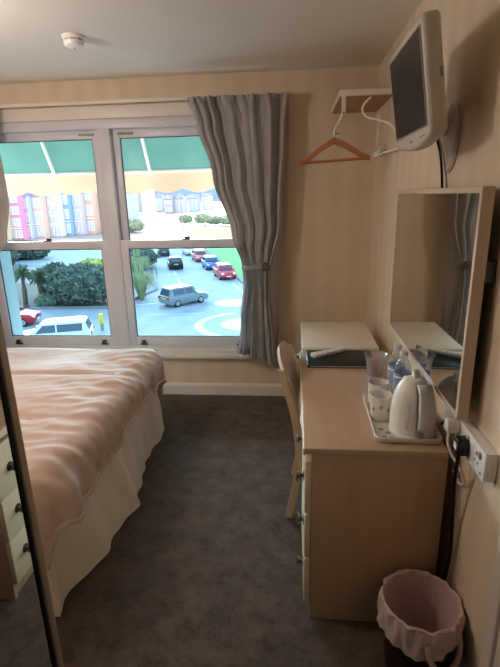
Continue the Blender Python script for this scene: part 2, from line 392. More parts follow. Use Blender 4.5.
rc, rfn = make_curtain('grey satin curtain tied back against the wall on the desk side of the window',
    [(0, -.712), (.06, -.705), (.18, -.66), (.35, -.565), (.50, -.45), (.585, -.375), (.62, -.37), (.75, -.405), (1, -.445)],
    [(0, -.052), (.2, -.062), (.45, -.09), (.585, -.165), (.62, -.168), (.8, -.14), (1, -.105)], 7, 2.205, .42, .295, .595, 5, (-.375, -.165, 1.085), 1)
def lin_fn(s, t):                                            # lining hanging straight down behind the outer edge
    z = 2.225-(2.225-.31)*t; x0 = -.30+.10*t; x1 = -.030-.10*t*t
    return Vector((x0+(x1-x0)*s, YB-.062+.012*math.sin(s*9+t*2), z))
MB().grid(lin_fn, 30, 40).build('lining', 'lining', rc, smooth=60)
make_curtain('grey satin curtain tied back at the bed end of the window',
    [(0, -2.86), (.5, -2.84), (.6, -2.72), (1, -2.76)],
    [(0, -2.085), (.06, -2.07), (.2, -2.10), (.40, -2.09), (.50, -2.15), (.57, -2.28), (.6, -2.45), (.75, -2.43), (1, -2.40)], 8, 2.205, .295, .42, .595, 9, (-2.44, -2.72, 1.085), 0)

# ------------------------------------------------------------------ smoke detector
sm = thing('smoke_detector', 'round white smoke detector on the ceiling', 'smoke detector', px(73, 36, z=ZC))
MB().lathe([(0, 0), (.056, 0), (.056, -.010), (.050, -.014), (.050, -.020)], 32).build('base', 'whiteplastic', sm)
MB().lathe([(.046, -.018), (.046, -.026)], 32, cap=False).build('vent_ring', 'chrome', sm)
MB().lathe([(.050, -.024), (.052, -.030), (.046, -.046), (.030, -.054), (0, -.055)], 32).build('cover', 'whiteplastic', sm)
for k in range(8):
    a = k*PI/4
    MB().box(-.004, .004, .042, .050, -.027, -.016, .001, M4=Matrix.Rotation(a, 4, 'Z')).build('rib', 'whiteplastic', sm)
MB().lathe([(0, -.0535), (.006, -.0535), (.006, -.057), (0, -.057)], 12).build('test_button', 'greyp', sm)

# ------------------------------------------------------------------ added fill lamp, unseen outside the frame, brightens the dim room
lm_ = bpy.data.materials.new('fill_lamp_glow'); lm_.use_nodes = True
e_ = lm_.node_tree.nodes['Principled BSDF']; e_.inputs['Base Color'].default_value = (.9, .85, .78, 1)
e_.inputs['Emission Color'].default_value = (1.0, .89, .80, 1); e_.inputs['Emission Strength'].default_value = 28.0
cl = thing('added_fill_lamp', 'added globe lamp hung out of view to brighten the room', 'added lamp', (-1.75, 1.75, ZC))
MB().lathe([(0, 0), (.05, 0), (.052, -.012), (.03, -.03), (.006, -.034)], 24).build('ceiling_rose', 'whiteplastic', cl)
MB().tube([(0, 0, -.03), (0, 0, -.24)], .004, 8).build('cord', 'whiteplastic', cl)
MB().lathe([(0, -.22), (.028, -.222), (.03, -.262), (.05, -.27)], 24, cap=False).build('lamp_holder', 'champ', cl)
MB().lathe([(.045, -.268), (.10, -.285), (.135, -.34), (.14, -.39), (.115, -.46), (.06, -.50), (0, -.51)], 32, cap=False).build('fill_globe', lm_, cl)

# ------------------------------------------------------------------ bed
BX, BY0, BY1 = -0.955, 1.42, 2.87                             # foot end, near side, far side
bed = thing('double_bed', 'double bed with a gathered cream valance under the rose duvet', 'bed', (0, 0, 0))
MB().box(XL+.06, BX-.02, BY0+.03, BY1-.03, .06, .34, .01).build('divan_base', 'mattress', bed)
MB().box(XL+.06, BX, BY0, BY1, .342, .555, .05, 4).build('mattress', 'mattress', bed)
MB().box(XL+.005, XL+.055, BY0-.02, BY1+.02, .06, 1.05, .02, 3).build('headboard', 'cream', bed)
def skirt_side(along, p0, p1, const, sgn):
    def fn(s, t):
        a = p0+(p1-p0)*s; z = .37-(.365-.012*math.sin(a*9))*t
        fl = (.004+.016*t)*math.sin(a*2*PI/.52+.9*math.sin(a*4)) + .005*t*math.sin(a*2*PI/.17+1)
        kick = (.040*t/(1+math.exp((a-2.10)/.012))*math.exp(-((min(a, 2.1)-2.1)/.45)**2)) if along == 'y' else 0
        bul = .045*math.sin(PI*max(0, min(1, (a-1.42)/1.3)))*t if along == 'y' else 0
        o = const+sgn*(bul+.006+.022*t+fl+kick+.006*noise.noise(Vector((a*8, z*8, 2))))
        return Vector((o, a, z)) if along == 'y' else Vector((a, o, z))
    return fn
MB().grid(skirt_side('y', BY0-.045, BY1+.02, BX+.012, 1), 150, 16).build('valance', 'skirt', bed, smooth=70)
MB().grid(skirt_side('x', XL+.06, BX+.045, BY0-.01, -1), 110, 14).build('valance', 'skirt', bed, smooth=70)
MB().grid(skirt_side('x', XL+.06, BX+.02, BY1+.01, 1), 110, 14).build('valance', 'skirt', bed, smooth=70)
DZ, RR = .612, .118
def duvet_pt(c, d, inner=0.0):
    """cloth coordinates: c along the bed (foot at BX), d across it; rolls over the edges and hangs"""
    ex = max(0.0, c-(BX-.03)); ey0 = max(0.0, (BY0+.03)-d); ey1 = max(0.0, d-(BY1-.03))
    ey = -ey0 if ey0 > 0 else ey1
    dist = math.hypot(ex, ey)
    bx, by = min(c, BX-.03), min(max(d, BY0+.03), BY1-.03)
    R_ = RR
    if dist > 0:
        ux, uy = ex/dist, ey/dist; th = dist/R_
        if th < PI/2: h_, v_ = R_*math.sin(th), R_*(1-math.cos(th))
        else:
            e = dist-R_*PI/2; h_, v_ = R_-.10*e, R_+e
        x, y, z = bx+ux*h_, by+uy*h_, DZ-v_
    else: ux = uy = 0; x, y, z = bx, by, DZ
    # quilted filling and creases: long folds running off the top over the foot edge
    edge = max(0, min(1, (c-(BX-.55))/.5))
    n1 = noise.noise(Vector((c*2.2, d*3.0, 1.0)))*.014
    q = Vector((c*3.2+.8*noise.noise(Vector((c*2, d*3, 4))), d*8.0+c*5.0, 7.0))
    n2 = noise.noise(q)*.020*edge
    n3 = noise.noise(Vector((c*7+d*5, d*18-c*6, 2.0)))*.011*(.15+.85*edge)
    dip = 0
    for sd in SEAMS: dip -= .014*math.exp(-((d-sd)/.022)**2)
    amt = n1+n2+n3+dip*(1-edge*.6)
    th = min(dist/R_, PI/2)
    x += ux*math.sin(th)*amt; y += uy*math.sin(th)*amt; z += math.cos(th)*amt
    if dist > .12: x += ux*.007*math.sin(d*24+2*math.sin(d*7))*min(1, (dist-.12)/.15)
    if dist > .12: x += ux*.055*math.exp(-((d-1.50)/.07)**2)*min(1, (dist-.12)/.12)
    return Vector((x, y, z))
SEAMS = (2.42, 1.885)
C0, C1, D0, D1 = XL+.55, BX+.255, BY0-.35, BY1+.24
duv = thing('duvet', 'rumpled rose pink satin duvet spread over the bed', 'duvet', (0, 0, 0))
def d_fn(s, t):
    c = C0+(C1-C0)*s; d = D0+(D1-D0)*t
    hem = .03*math.sin(d*4.2+.6)+.006*math.sin(d*17)
    if s > .6: c += hem*(s-.6)/.4
    return duvet_pt(c, d)
cover = MB().grid(d_fn, 170, 190).build('duvet_cover', 'duvet', duv, smooth=80, recalc=False)
md = cover.modifiers.new('thickness', 'SOLIDIFY'); md.thickness = .03; md.offset = -1
edge = MB(); edge.tube([d_fn(1.0, k/120) for k in range(121)], .012, 8); edge.build('hem', 'duvet', duv)
edge = MB(); edge.tube([d_fn(k/100, 0.0) for k in range(101)], .012, 8); edge.build('hem', 'duvet', duv)
for sd, xe in zip(SEAMS, (-1.02, -1.22)):
    b = MB(); pts = []
    for k in range(60):
        c = C0+(xe-C0)*k/59; pts.append(duvet_pt(c, sd+.05*max(0, (c-xe+.3))**2*-3)+Vector((0, 0, .001)))
    b.tube(pts, .0035, 6); b.build('piped_seam', 'duvet', duv)

# ------------------------------------------------------------------ mirrored wardrobe beside the camera
WXF, WY1 = -0.534, 0.772
wr = thing('wardrobe', 'tall wardrobe with mirrored sliding doors in bronze frames', 'wardrobe', (0, 0, 0))
MB().box(WXF-.60, WXF-.035, YF+.03, WY1-.012, .0, 2.30, .004).build('carcass', 'cream', wr)
for k, (ya, yb, off) in enumerate(((-.08, WY1, 0.0), (YF+.04, -.06, -.016))):
    xf = WXF+off
    dr = MB().box(xf-.012, xf-.006, ya+.004, yb-.004, .04, 2.26).build('door', 'greyp', wr)
    MB().box(xf-.006, xf-.0005, ya+.014, yb-.014, .055, 2.245).build('mirror_panel', 'mirror', dr, smooth=0)
    for (y0, y1) in ((yb-.020, yb), (ya, ya+.020)):
        MB().box(xf-.024, xf+.008, y0, y1, .03, 2.27, .003).build('stile', 'champ', dr)
        MB().box(xf-.002, xf+.0035, (y0-.006 if y0 > ya+.1 else y1), (y0 if y0 > ya+.1 else y1+.006), .05, 2.25).build('edge_seal', 'black', dr, smooth=0)
    MB().box(xf-.012, xf+.004, ya, yb, .02, .05, .003).build('rail', 'champ', dr)
    MB().box(xf-.012, xf+.004, ya, yb, 2.25, 2.28, .003).build('rail', 'champ', dr)
MB().box(WXF-.04, WXF+.012, YF+.03, WY1, 0, .02, .002).build('floor_track', 'champ', wr)

# ------------------------------------------------------------------ desk
DX0, DX1, DY0, DY1, DT = .066, .52, 1.43, 2.465, .742
desk = thing('desk', 'maple dressing table desk with a three drawer pedestal', 'desk', (0, 0, 0))
MB().box(DX0-.028, DX1, DY0-.004, DY1, DT-.024, DT, .004, 3).build('desktop', 'maple', desk)
MB().box(DX0-.032, DX0-.022, DY0-.0045, DY1+.0005, DT-.030, DT-.001, .005, 3).build('front_nosing', 'cream', desk)
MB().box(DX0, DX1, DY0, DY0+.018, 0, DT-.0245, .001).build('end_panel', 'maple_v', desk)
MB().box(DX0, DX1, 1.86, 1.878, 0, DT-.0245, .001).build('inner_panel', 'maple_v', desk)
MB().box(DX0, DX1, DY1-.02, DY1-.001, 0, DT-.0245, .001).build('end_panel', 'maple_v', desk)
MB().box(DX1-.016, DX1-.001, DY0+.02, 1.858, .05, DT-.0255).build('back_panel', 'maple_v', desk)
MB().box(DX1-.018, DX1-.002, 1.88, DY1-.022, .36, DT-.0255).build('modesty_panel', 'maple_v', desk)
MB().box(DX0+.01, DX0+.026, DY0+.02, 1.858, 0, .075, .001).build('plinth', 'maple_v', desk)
MB().box(DX0+.0, DX0+.018, 1.88, DY1-.022, .655, DT-.0255, .001).build('apron', 'cream', desk)
def knob_mesh():
    b = MB(); b.lathe([(0, 0), (.019, 0), (.019, .003), (.008, .004), (.007, .010), (.012, .014), (.0165, .018), (.0175, .022), (.013, .026), (0, .028)], 20, Matrix.Rotation(-PI/2, 4, 'Y')); return b
for (z0, z1) in ((.080, .278), (.284, .470), (.476, .688)):
    d = MB().box(DX0-.024, DX0-.001, DY0+.001, 1.874, z0, z1, .004, 2).build('drawer', 'cream', desk)
    kz = {.080: .19, .284: .385, .476: .578}[z0]
    for ky in (1.515, 1.785):
        kn = knob_mesh().build('knob', 'pewter', d, loc=(DX0-.024, ky, kz))
    MB().box(DX0, DX1-.05, DY0+.022, 1.856, z0+.02, z1-.02).build('drawer_box', 'cream', d)
# low cabinet beyond the desk
cb = thing('cabinet', 'white topped bedside cabinet between the desk and the window wall', 'cabinet', (0, 0, 0))
MB().box(.050, .482, 2.535, 3.10, DT-.026, DT-.002, .004, 3).build('cabinet_top', 'whitelam', cb)
MB().box(.075, .478, 2.55, 3.085, .0, DT-.0265, .002).build('body', 'whitelam', cb)
for (z0, z1) in ((.09, .28), (.285, .475), (.48, .70)):
    d = MB().box(.052, .0745, 2.555, 3.08, z0, z1, .004).build('drawer', 'cream', cb)
    knob_mesh().build('knob', 'pewter', d, loc=(.052, 2.82, (z0+z1)/2))

# ------------------------------------------------------------------ chair
ch = thing('desk_chair', 'pale wooden chair with cream padded back pushed under the desk', 'chair', (0, 0, 0))
thc = math.radians(-4); pv = Vector((.0, 2.02, 0)); ch.rotation_euler = (0, 0, thc); ch.location = pv-Matrix.Rotation(thc, 3, 'Z') @ pv
CY0, CY1 = 2.02, 2.40
def leg_rear(y):
    pts = curve([(-.020, y, .0), (.010, y, .16), (.030, y, .33), (.028, y, .44), (.006, y, .58), (-.028, y, .70), (-.056, y, .80)], 6)
    b = MB()
    n = len(pts); prof = []
    for i, p in enumerate(pts):
        k = i/(n-1); wd_ = .024-.010*abs(k-.45)*1.2
        prof.append((p.x-wd_*.9, p.z, p.x+wd_*.9))
    poly = [(a, z) for a, z, c in prof]+[(c, z) for a, z, c in prof[::-1]]
    b.prism(poly, y-.011, y+.011, 'xz'); return b
for y in (CY0, CY1): leg_rear(y).build('rear_leg', 'chairwood', ch, smooth=40)
for y in (CY0+.01, CY1-.01): MB().tube([(.375, y, 0), (.360, y, .40)], [.012, .018], 12).build('front_leg', 'chairwood', ch)
MB().box(.02, .385, CY0+.012, CY1-.012, .36, .405, .006).build('seat_frame', 'chairwood', ch)
MB().box(.022, .40, CY0+.0, CY1-.0, .406, .458, .022, 4).build('seat', 'chairpad', ch)
def back_fn(side):
    def fn(s, t):
        y = CY0-.012+(CY1-CY0+.024)*s; k = 2*s-1
        zt = .862-.085*abs(k)**2.6; zb = .57+.01*k*k
        z = zb+(zt-zb)*t
        xb = .010-.088*((z-.58)/.30)**1.15 if z > .58 else .010
        xb -= .018*(1-k*k)                                  # curved across, hollow towards the sitter
        th = .018*math.sqrt(max(0, 1-(2*t-1)**8))*math.sqrt(max(0.02, 1-abs(k)**10))+.001
        return Vector((xb+side*th+.010, y, z))
    return fn
b = MB(); b.grid(back_fn(1), 24, 18); b.grid(back_fn(-1), 24, 18, True)
bmesh.ops.remove_doubles(b.bm, verts=b.bm.verts, dist=.0022)
b.build('backrest', 'chairpad', ch, smooth=60)
MB().tube([(.018, CY0, .30), (.018, CY1, .30)], .009, 10).build('stretcher', 'chairwood', ch)

# ------------------------------------------------------------------ wall mirror above the desk
MX, MY0, MY1, MZ0, MZ1 = .495, 1.327, 2.385, .909, 1.586
mi = thing('wall_mirror', 'rectangular wall mirror in a pale wooden frame above the desk', 'mirror', (0, 0, 0))
MB().box(MX+.004, MX+.028, MY0+.012, MY1-.012, MZ0+.012, MZ1-.012).build('backing', 'chrome', mi, smooth=0)
MB().box(MX+.001, MX+.0038, MY0+.015, MY1-.015, MZ0+.015, MZ1-.015).build('mirror_glass', 'mirror', mi, smooth=0)
for (ya, yb, za, zb) in ((MY0, MY0+.018, MZ0, MZ1), (MY1-.018, MY1, MZ0, MZ1)):
    MB().box(MX-.002, MX+.032, ya, yb, za, zb, .003).build('stile', 'mirrorframe', mi)
for (za, zb) in ((MZ0, MZ0+.018), (MZ1-.018, MZ1)):
    MB().box(MX-.0015, MX+.0315, MY0+.0175, MY1-.0175, za, zb, .003).build('rail', 'mirrorframe', mi)
for yy in (MY0+.035, MY1-.15): MB().box(MX+.028, XR-.0005, yy-.02, yy+.02, MZ1-.26, MZ1-.20).build('mirror_bracket', 'chrome', mi)

# ------------------------------------------------------------------ television on its bracket
TM = Matrix.Translation((.372, 1.725, 1.892)) @ Matrix.Rotation(math.radians(-9.0), 4, 'Y') @ Matrix.Rotation(-PI/2, 4, 'Z')
tv = thing('television', 'small silver flat television hanging off the wall above the mirror', 'television', mw=TM)
W2, H2 = .205, .128
def tv_poly(gx, gt, gb, gm):
    pts = [(-W2-gx, H2+gt), (W2+gx, H2+gt), (W2+gx, -H2-gb)]
    for k in range(1, 12):
        a = k/12; pts.append(((W2+gx)*(1-2*a), -H2-gb-(gm-gb)*math.sin(PI*a)**.8))
    pts.append((-W2-gx, -H2-gb)); return pts
MB().prism(tv_poly(.020, .030, .028, .058), -.004, .050, 'xz', bev=.016, seg=5).build('body', 'tvshell', tv, smooth=50)
MB().box(-W2, W2, -.0068, -.0015, -H2, H2, .001).build('screen', 'screen', tv, smooth=0)
for a in ((-W2-.004, W2+.004, H2, H2+.005), (-W2-.004, W2+.004, -H2-.005, -H2), (-W2-.005, -W2, -H2, H2), (W2, W2+.005, -H2, H2)):
    MB().box(a[0], a[1], -.0075, -.002, a[2], a[3], .001).build('bezel_lip', 'greyp', tv)
MB().box(-.15, .15, .040, .072, -.10, .09, .02, 3).build('rear_cover', 'tvshell', tv)
MB().box(-.018, .018, -.0055, -.0035, -H2-.033, -H2-.024, .001).build('maker_badge', 'greyp', tv)
for k in range(3): MB().lathe([(0, 0), (.003, 0), (.003, .002), (0, .002)], 10, Matrix.Translation((.12+.022*k, -.0042, -H2-.026)) @ Matrix.Rotation(PI/2, 4, 'X')).build('button', 'greyp', tv)
MB().box(.215, .2256, .036, .044, -.012, .014, .001).build('side_button', 'greyp', tv)
br = thing('tv_bracket', 'round silver wall plate and arm carrying the television', 'bracket', (XR, 1.835, 1.755))
MB().lathe([(0, 0), (.10, 0), (.104, .006), (.098, .016), (.06, .022), (0, .024)], 36, Matrix.Translation((-.001, 0, 0)) @ Matrix.Rotation(-PI/2, 4, 'Y'), sx=1.12, sy=.80).build('wall_plate', 'tvshell', br)
MB().tube(curve([(-.02, 0, .02), (-.05, -.03, .06), (-.075, -.07, .10), (-.088, -.09, .118)], 5), .018, 12).build('arm', 'tvshell', br)
pl = MB().box(-.004, .004, -.05, .05, -.05, .05, .002, M4=Matrix.Translation((-.094, -.10, .125)) @ Matrix.Rotation(math.radians(-9), 4, 'Y')).build('mount_plate', 'chrome', br)
cpts = curve([px(433, 118, x=.47), px(438, 142, x=.48), px(441, 160, x=.52), px(442, 185, x=.55), px(441, 215, x=.556)], 8)
tag(MB().tube(cpts, .0045, 8).build('power_cable', 'black'), 'black cable dropping from the television down behind the mirror', 'cable')
cpts = curve([px(437, 132, x=.47), px(441, 146, x=.49), px(444, 160, x=.53), px(446.5, 185, x=.553), px(446, 215, x=.557)], 8)
tag(MB().tube(cpts, .003, 8).build('aerial_cable', 'greyp'), 'thin grey lead beside the black television cable', 'cable')

# ------------------------------------------------------------------ hanging shelf in the corner
SZ, SX, SY0, SY1 = 2.105, .262, 2.90, YB-.002
sh = thing('hanging_shelf', 'white hanging shelf with a front rail high in the corner', 'shelf', (0, 0, 0))
MB().box(SX, XR-.001, SY0+.02, SY1, SZ, SZ+.016, .002).build('shelf_board', 'brownboard', sh)
MB().box(SX-.012, XR-.001, SY0, SY0+.02, SZ-.006, SZ+.026, .004).build('front_rail', 'gloss', sh)
MB().box(SX-.012, SX, SY0+.02, SY1, SZ+.0, SZ+.018, .003).build('side_rail', 'gloss', sh)
MB().box(SX+.004, SX+.028, SY0+.004, SY0+.012, SZ-.095, SZ-.004, .002).build('hook_strap', 'gloss', sh)
MB().box(SX+.011, SX+.021, SY0+.001, SY0+.016, SZ-.098, SZ-.086, .002).build('strap_screw', 'greyp', sh)
hx, hz = SX+.016, SZ-.09
hp = curve([(hx, SY0+.02, hz), (hx-.020, SY0+.02, hz-.040), (hx-.040, SY0+.02, hz-.075), (hx-.050, SY0+.02, hz-.105), (hx-.040, SY0+.02, hz-.128), (hx-.022, SY0+.02, hz-.120)], 6)
MB().tube(hp, .006, 10).build('hook', 'whiteplastic', sh)
HC = px(334.5, 140, y=SY0+.02)
hg = thing('coat_hanger', 'wooden coat hanger on the hook under the corner shelf', 'hanger', HC)
hl = px(299.5, 163, y=SY0+.02)-HC; hr = px(370, 157.5, y=SY0+.02)-HC
sideL = curve([(0, 0, .004), (hl.x*.35, 0, hl.z*.30), (hl.x*.75, 0, hl.z*.78), (hl.x, 0, hl.z)], 6)
sideR = curve([(0, 0, .004), (hr.x*.35, 0, hr.z*.30), (hr.x*.75, 0, hr.z*.78), (hr.x, 0, hr.z)], 6)
for sd in (sideL, sideR):
    n = len(sd); th = [.026-.010*i/(n-1) for i in range(n)]
    poly = [(p.x, p.z+t_*.5) for p, t_ in zip(sd, th)]+[(p.x, p.z-t_) for p, t_ in list(zip(sd, th))[::-1]]
    MB().prism(poly, -.016, .016, 'xz', bev=.004).build('shoulder', 'wood', hg, smooth=45)
MB().tube([(hl.x*.96, 0, hl.z*1.0-.002), (hr.x*.96, 0, hr.z*1.0-.002)], .0085, 10).build('trouser_bar', 'wood', hg)
MB().tube(curve([(0, 0, 0), (.0, 0, .022), (.006, 0, .034), (.016, 0, .036), (.022, 0, .026)], 6), .0025, 8).build('hook', 'chrome', hg)
# white cable loop between shelf and television
cp = curve([px(371, 97, y=2.885), px(364, 104, y=2.885), px(362.5, 111, y=2.885), px(367, 117, y=2.88), px(378, 120, y=2.8), px(390, 124, y=2.55), px(397, 134, y=2.25)], 8)
tag(MB().tube(cp, .0048, 8).build('white_cable', 'whiteplastic'), 'white cable looping under the corner shelf to the television', 'cable')
rk = thing('clip_rail', 'white wall rail with clips low in the corner behind the television', 'rail', (0, 0, 0))
ra, rb = px(374, 156, x=XR-.02), px(399, 148, x=XR-.02)
MB().tube([ra, rb], .009, 10).build('rail', 'whiteplastic', rk)
for k in range(3):
    p = ra.lerp(rb, .06+.16*k); MB().box(p.x-.014, p.x+.012, p.y-.02, p.y+.02, p.z-.012, p.z+.026, .005).build('clip', 'whiteplastic', rk)
q = px(378, 138, x=XR-.02)
MB().tube(curve([q+Vector((0, 0, .14)), q, q+Vector((0, -.02, -.05)), q+Vector((0, -.09, -.07))], 6), .006, 8).build('hook', 'whiteplastic', rk)
for p in (ra, rb): MB().box(p.x-.006, XR-.0005, p.y-.008, p.y+.008, p.z-.008, p.z+.008, .002).build('standoff', 'whiteplastic', rk)

# ------------------------------------------------------------------ on the desk
fo = thing('folder', 'black leatherette information folder lying on the far end of the desk', 'folder', (.245, 2.325, DT+.0006))
MB().box(-.168, .168, -.122, .122, 0, .003, .001).build('cover', 'folder', fo)
MB().box(-.160, .162, -.117, .117, .0032, .0108).build('pages', 'whiteplastic', fo, smooth=0)
MB().box(-.168, .168, -.122, .122, .011, .0145, .0012).build('cover', 'folder', fo)
MB().tube([(-.168, -.121, .0073), (-.168, .121, .0073)], .0072, 10).build('spine', 'folder', fo)
rm = thing('remote_control', 'slim white remote control lying across the black folder', 'remote', (.188, 2.375, DT+.0152), math.radians(33))
MB().prism([(-.098, -.026), (.0, -.021), (.10, -.015), (.106, 0), (.10, .015), (.0, .021), (-.098, .026), (-.106, .018), (-.106, -.018)], 0, .020, 'xy', bev=.005, seg=3).build('case', 'whiteplastic', rm, smooth=50)
for i in range(5):
    for j in range(3): MB().box(-.075+.028*i-.006, -.075+.028*i+.006, -.011+.011*j-.0035, -.011+.011*j+.0035, .0198, .0210, .0008).build('button', 'cream', rm)
# tray
TX, TY, TA = .402, 1.655, 0.0
ty = thing('tea_tray', 'white melamine tray with small floral print holding the tea things', 'tray', (TX, TY, DT+.0005), math.radians(-1))
def rrect(hx_, hy_, r, n=6):
    out = []
    for (cx, cy, a0) in ((hx_-r, hy_-r, 0), (-hx_+r, hy_-r, 90), (-hx_+r, -hy_+r, 180), (hx_-r, -hy_+r, 270)):
        for k in range(n+1):
            a = math.radians(a0+90*k/n); out.append((cx+r*math.cos(a), cy+r*math.sin(a)))
    return out
b = MB(); rings = []
for (ins, z) in ((.012, 0), (.004, .004), (.0, .020), (.002, .0235), (.006, .0225), (.012, .008), (.018, .0045)):
    rings.append([b.bm.verts.new((x, y, z)) for x, y in rrect(.116-ins, .188-ins, .026-min(.01, ins*.4))])
for A, B in zip(rings, rings[1:]):
    n = len(A)
    for k in range(n): b.bm.faces.new((A[k], A[(k+1) % n], B[(k+1) % n], B[k]))
b.bm.faces.new(rings[0][::-1]); b.bm.faces.new(rings[-1]); b.build('tray_body', 'traymelamine', ty, smooth=50)
for k, (a, c) in enumerate(((-.075, -.145), (-.05, -.15), (-.02, -.158), (-.08, -.09), (-.06, -.115), (-.085, .12), (-.03, -.13), (-.055, .15))):
    b = MB()
    for q_ in range(5): b.lathe([(0, 0), (.0042, 0), (.0042, .0003), (0, .0003)], 8, Matrix.Translation((a+.006*math.cos(q_*1.257), c+.006*math.sin(q_*1.257), .0046)))
    b.build('flower_print', 'print', ty, smooth=0)
TZ = DT+.0052
def mug(loc, rz, lab):
    t = thing('mug', lab, 'mug', loc, rz, 'mugs on the tea tray')
    MB().lathe([(0, .0), (.031, 0), (.035, .003), (.0385, .022), (.0395, .065), (.041, .098), (.0415, .101), (.039, .101), (.0375, .095), (.036, .022), (.031, .006), (0, .005)], 32).build('body', 'ceramic', t, smooth=50)
    MB().tube(curve([(.038, 0, .080), (.055, 0, .082), (.064, 0, .064), (.060, 0, .040), (.039, 0, .026)], 6), .0048, 8).build('handle', 'ceramic', t)
    for k in range(5):
        a = 2.4+k*.75; bb = MB()
        for q_ in range(4):
            dz, da = .0045*math.sin(q_*1.57), .0045/.039*math.cos(q_*1.57)
            bb.lathe([(0, -.0004), (.0030, -.0004), (.0030, .0006), (0, .0006)], 8, Matrix.Translation((.0391*math.cos(a+da), .0391*math.sin(a+da), .050+.012*(k % 2)+dz)) @ Matrix.Rotation(a+da, 4, 'Z') @ Matrix.Rotation(PI/2, 4, 'Y'))
        bb.build('flower_print', 'print', t, smooth=0)
    return t
mug((.332, 1.655, TZ), math.radians(-5), 'white floral mug on the tray, standing beside the kettle')
mug((.342, 1.775, TZ), math.radians(30), 'white floral mug on the tray, behind the other mug')
# kettle
kt = thing('kettle', 'white plastic jug kettle standing on the tray', 'kettle', (.426, 1.556, TZ))
KS = (1.03, .97)
MB().lathe([(0, 0), (.074, 0), (.078, .005), (.078, .012), (.072, .016), (0, .016)], 40, sx=KS[0], sy=KS[1]).build('power_base', 'whiteplastic', kt)
MB().lathe([(0, .017), (.070, .017), (.076, .023), (.077, .05), (.075, .09), (.070, .13), (.063, .160), (.053, .184), (.042, .196)], 48, sx=KS[0], sy=KS[1], cap=False).build('jug', 'whiteplastic', kt)
ld = MB().lathe([(.0435, .194), (.038, .203), (.022, .211), (0, .213)], 40, sx=KS[0], sy=KS[1]).build('lid', 'whiteplastic', kt)
KR = Matrix.Rotation(math.radians(-82), 4, 'Z')              # handle side, towards the room and the wall
MB().prism([(-.016, .206), (.020, .203), (.014, .218), (-.004, .236), (-.012, .232)], -.011, .011, 'xz', bev=.003, M4=KR).build('lid_tab', 'whiteplastic', ld)
hk = [(.040, .196), (.058, .198), (.074, .180), (.084, .14), (.090, .10), (.090, .06), (.074, .045)]
hko = curve([(a, 0, z) for a, z in hk], 6)
poly = [(p.x+.006, p.z+.003) for p in hko]+[(p.x-.009, p.z-.004) for p in hko[::-1]]
MB().prism(poly, -.015, .015, 'xz', bev=.004, M4=KR).build('handle', 'whiteplastic', kt, smooth=50)
MB().prism([(-.060, .150), (-.072, .186), (-.062, .192), (-.042, .190), (-.040, .160)], -.020, .020, 'xz', bev=.006, M4=KR).build('spout', 'whiteplastic', kt, smooth=50)
MB().box(-.006, .006, -.078, -.070, .04, .16, .003, M4=Matrix.Rotation(math.radians(-28), 4, 'Z')).build('water_gauge', 'clear', kt)
MB().box(.068, .084, -.010, .010, .018, .034, .003, M4=KR).build('switch', 'greyp', kt)
# sachets and spoon
for k, (x, y, m_, a, lab) in enumerate(((.372, 1.715, 'orange', 20, 'orange tea sachet leaning between the mugs and the kettle'), (.398, 1.73, 'red', -30, 'red coffee sachet on the tray behind the kettle'), (.385, 1.77, 'whiteplastic', 60, 'white sugar sachet at the back of the tray'))):
    Mx = Matrix.Translation((x, y, TZ+.001)) @ Matrix.Rotation(math.radians(a), 4, 'Z') @ Matrix.Rotation(math.radians(28), 4, 'X')
    s_ = thing('sachet', lab, 'sachet', mw=Mx, group='sachets on the tea tray')
    MB().grid(lambda s, t: Vector((-.022+.044*s, .0035*math.sin(PI*s)*math.sin(PI*t)+.002, .062*t)), 6, 8).grid(lambda s, t: Vector((-.022+.044*s, -.0035*math.sin(PI*s)*math.sin(PI*t)+.0, .062*t)), 6, 8, True).build('packet', m_, s_, recalc=False)
    MB().box(-.022, .022, -.0006, .0026, .060, .066).build('crimped_edge', 'whiteplastic', s_)
sp_ = thing('teaspoon', 'steel teaspoon standing among the sachets by the mugs', 'spoon', (.385, 1.66, TZ))
MB().tube([(0, .0, .012), (.012, .012, .112)], .002, 8).build('handle', 'alloy', sp_)
MB().lathe([(0, -.004), (.008, -.002), (.011, .002), (.0105, .003), (0, -.001)], 14, Matrix.Translation((.013, .013, .118)) @ Matrix.Rotation(1.2, 4, 'X'), sy=1.5).build('bowl', 'alloy', sp_)
# water bottles
def bottle(loc, lab):
    t = thing('water_bottle', lab, 'bottle', loc, random.uniform(0, 3), 'water bottles by the mirror')
    MB().lathe([(0, .0), (.031, 0), (.034, .006), (.034, .03), (.0325, .034), (.034, .04), (.034, .108), (.031, .122), (.022, .142), (.0145, .152), (.0135, .164)], 28, cap=False).build('bottle_body', 'clear', t, smooth=60)
    MB().lathe([(.0344, .048), (.0344, .100)], 28, cap=False).build('paper_label', 'blue', t)
    MB().lathe([(.0346, .082), (.0346, .090)], 28, cap=False).build('label_band', 'whiteplastic', t)
    t.scale = (1.04, 1.04, 1.13)
    MB().lathe([(0, .180), (.0148, .180), (.0158, .177), (.0158, .164), (.0138, .1625)], 20).build('cap', 'whiteplastic', t)
    return t
bottle((.457, 1.872, DT+.0006), 'clear water bottle with a blue label behind the kettle')
bottle((.450, 1.960, DT+.0006), 'clear water bottle standing behind the other bottle, beside the glass')
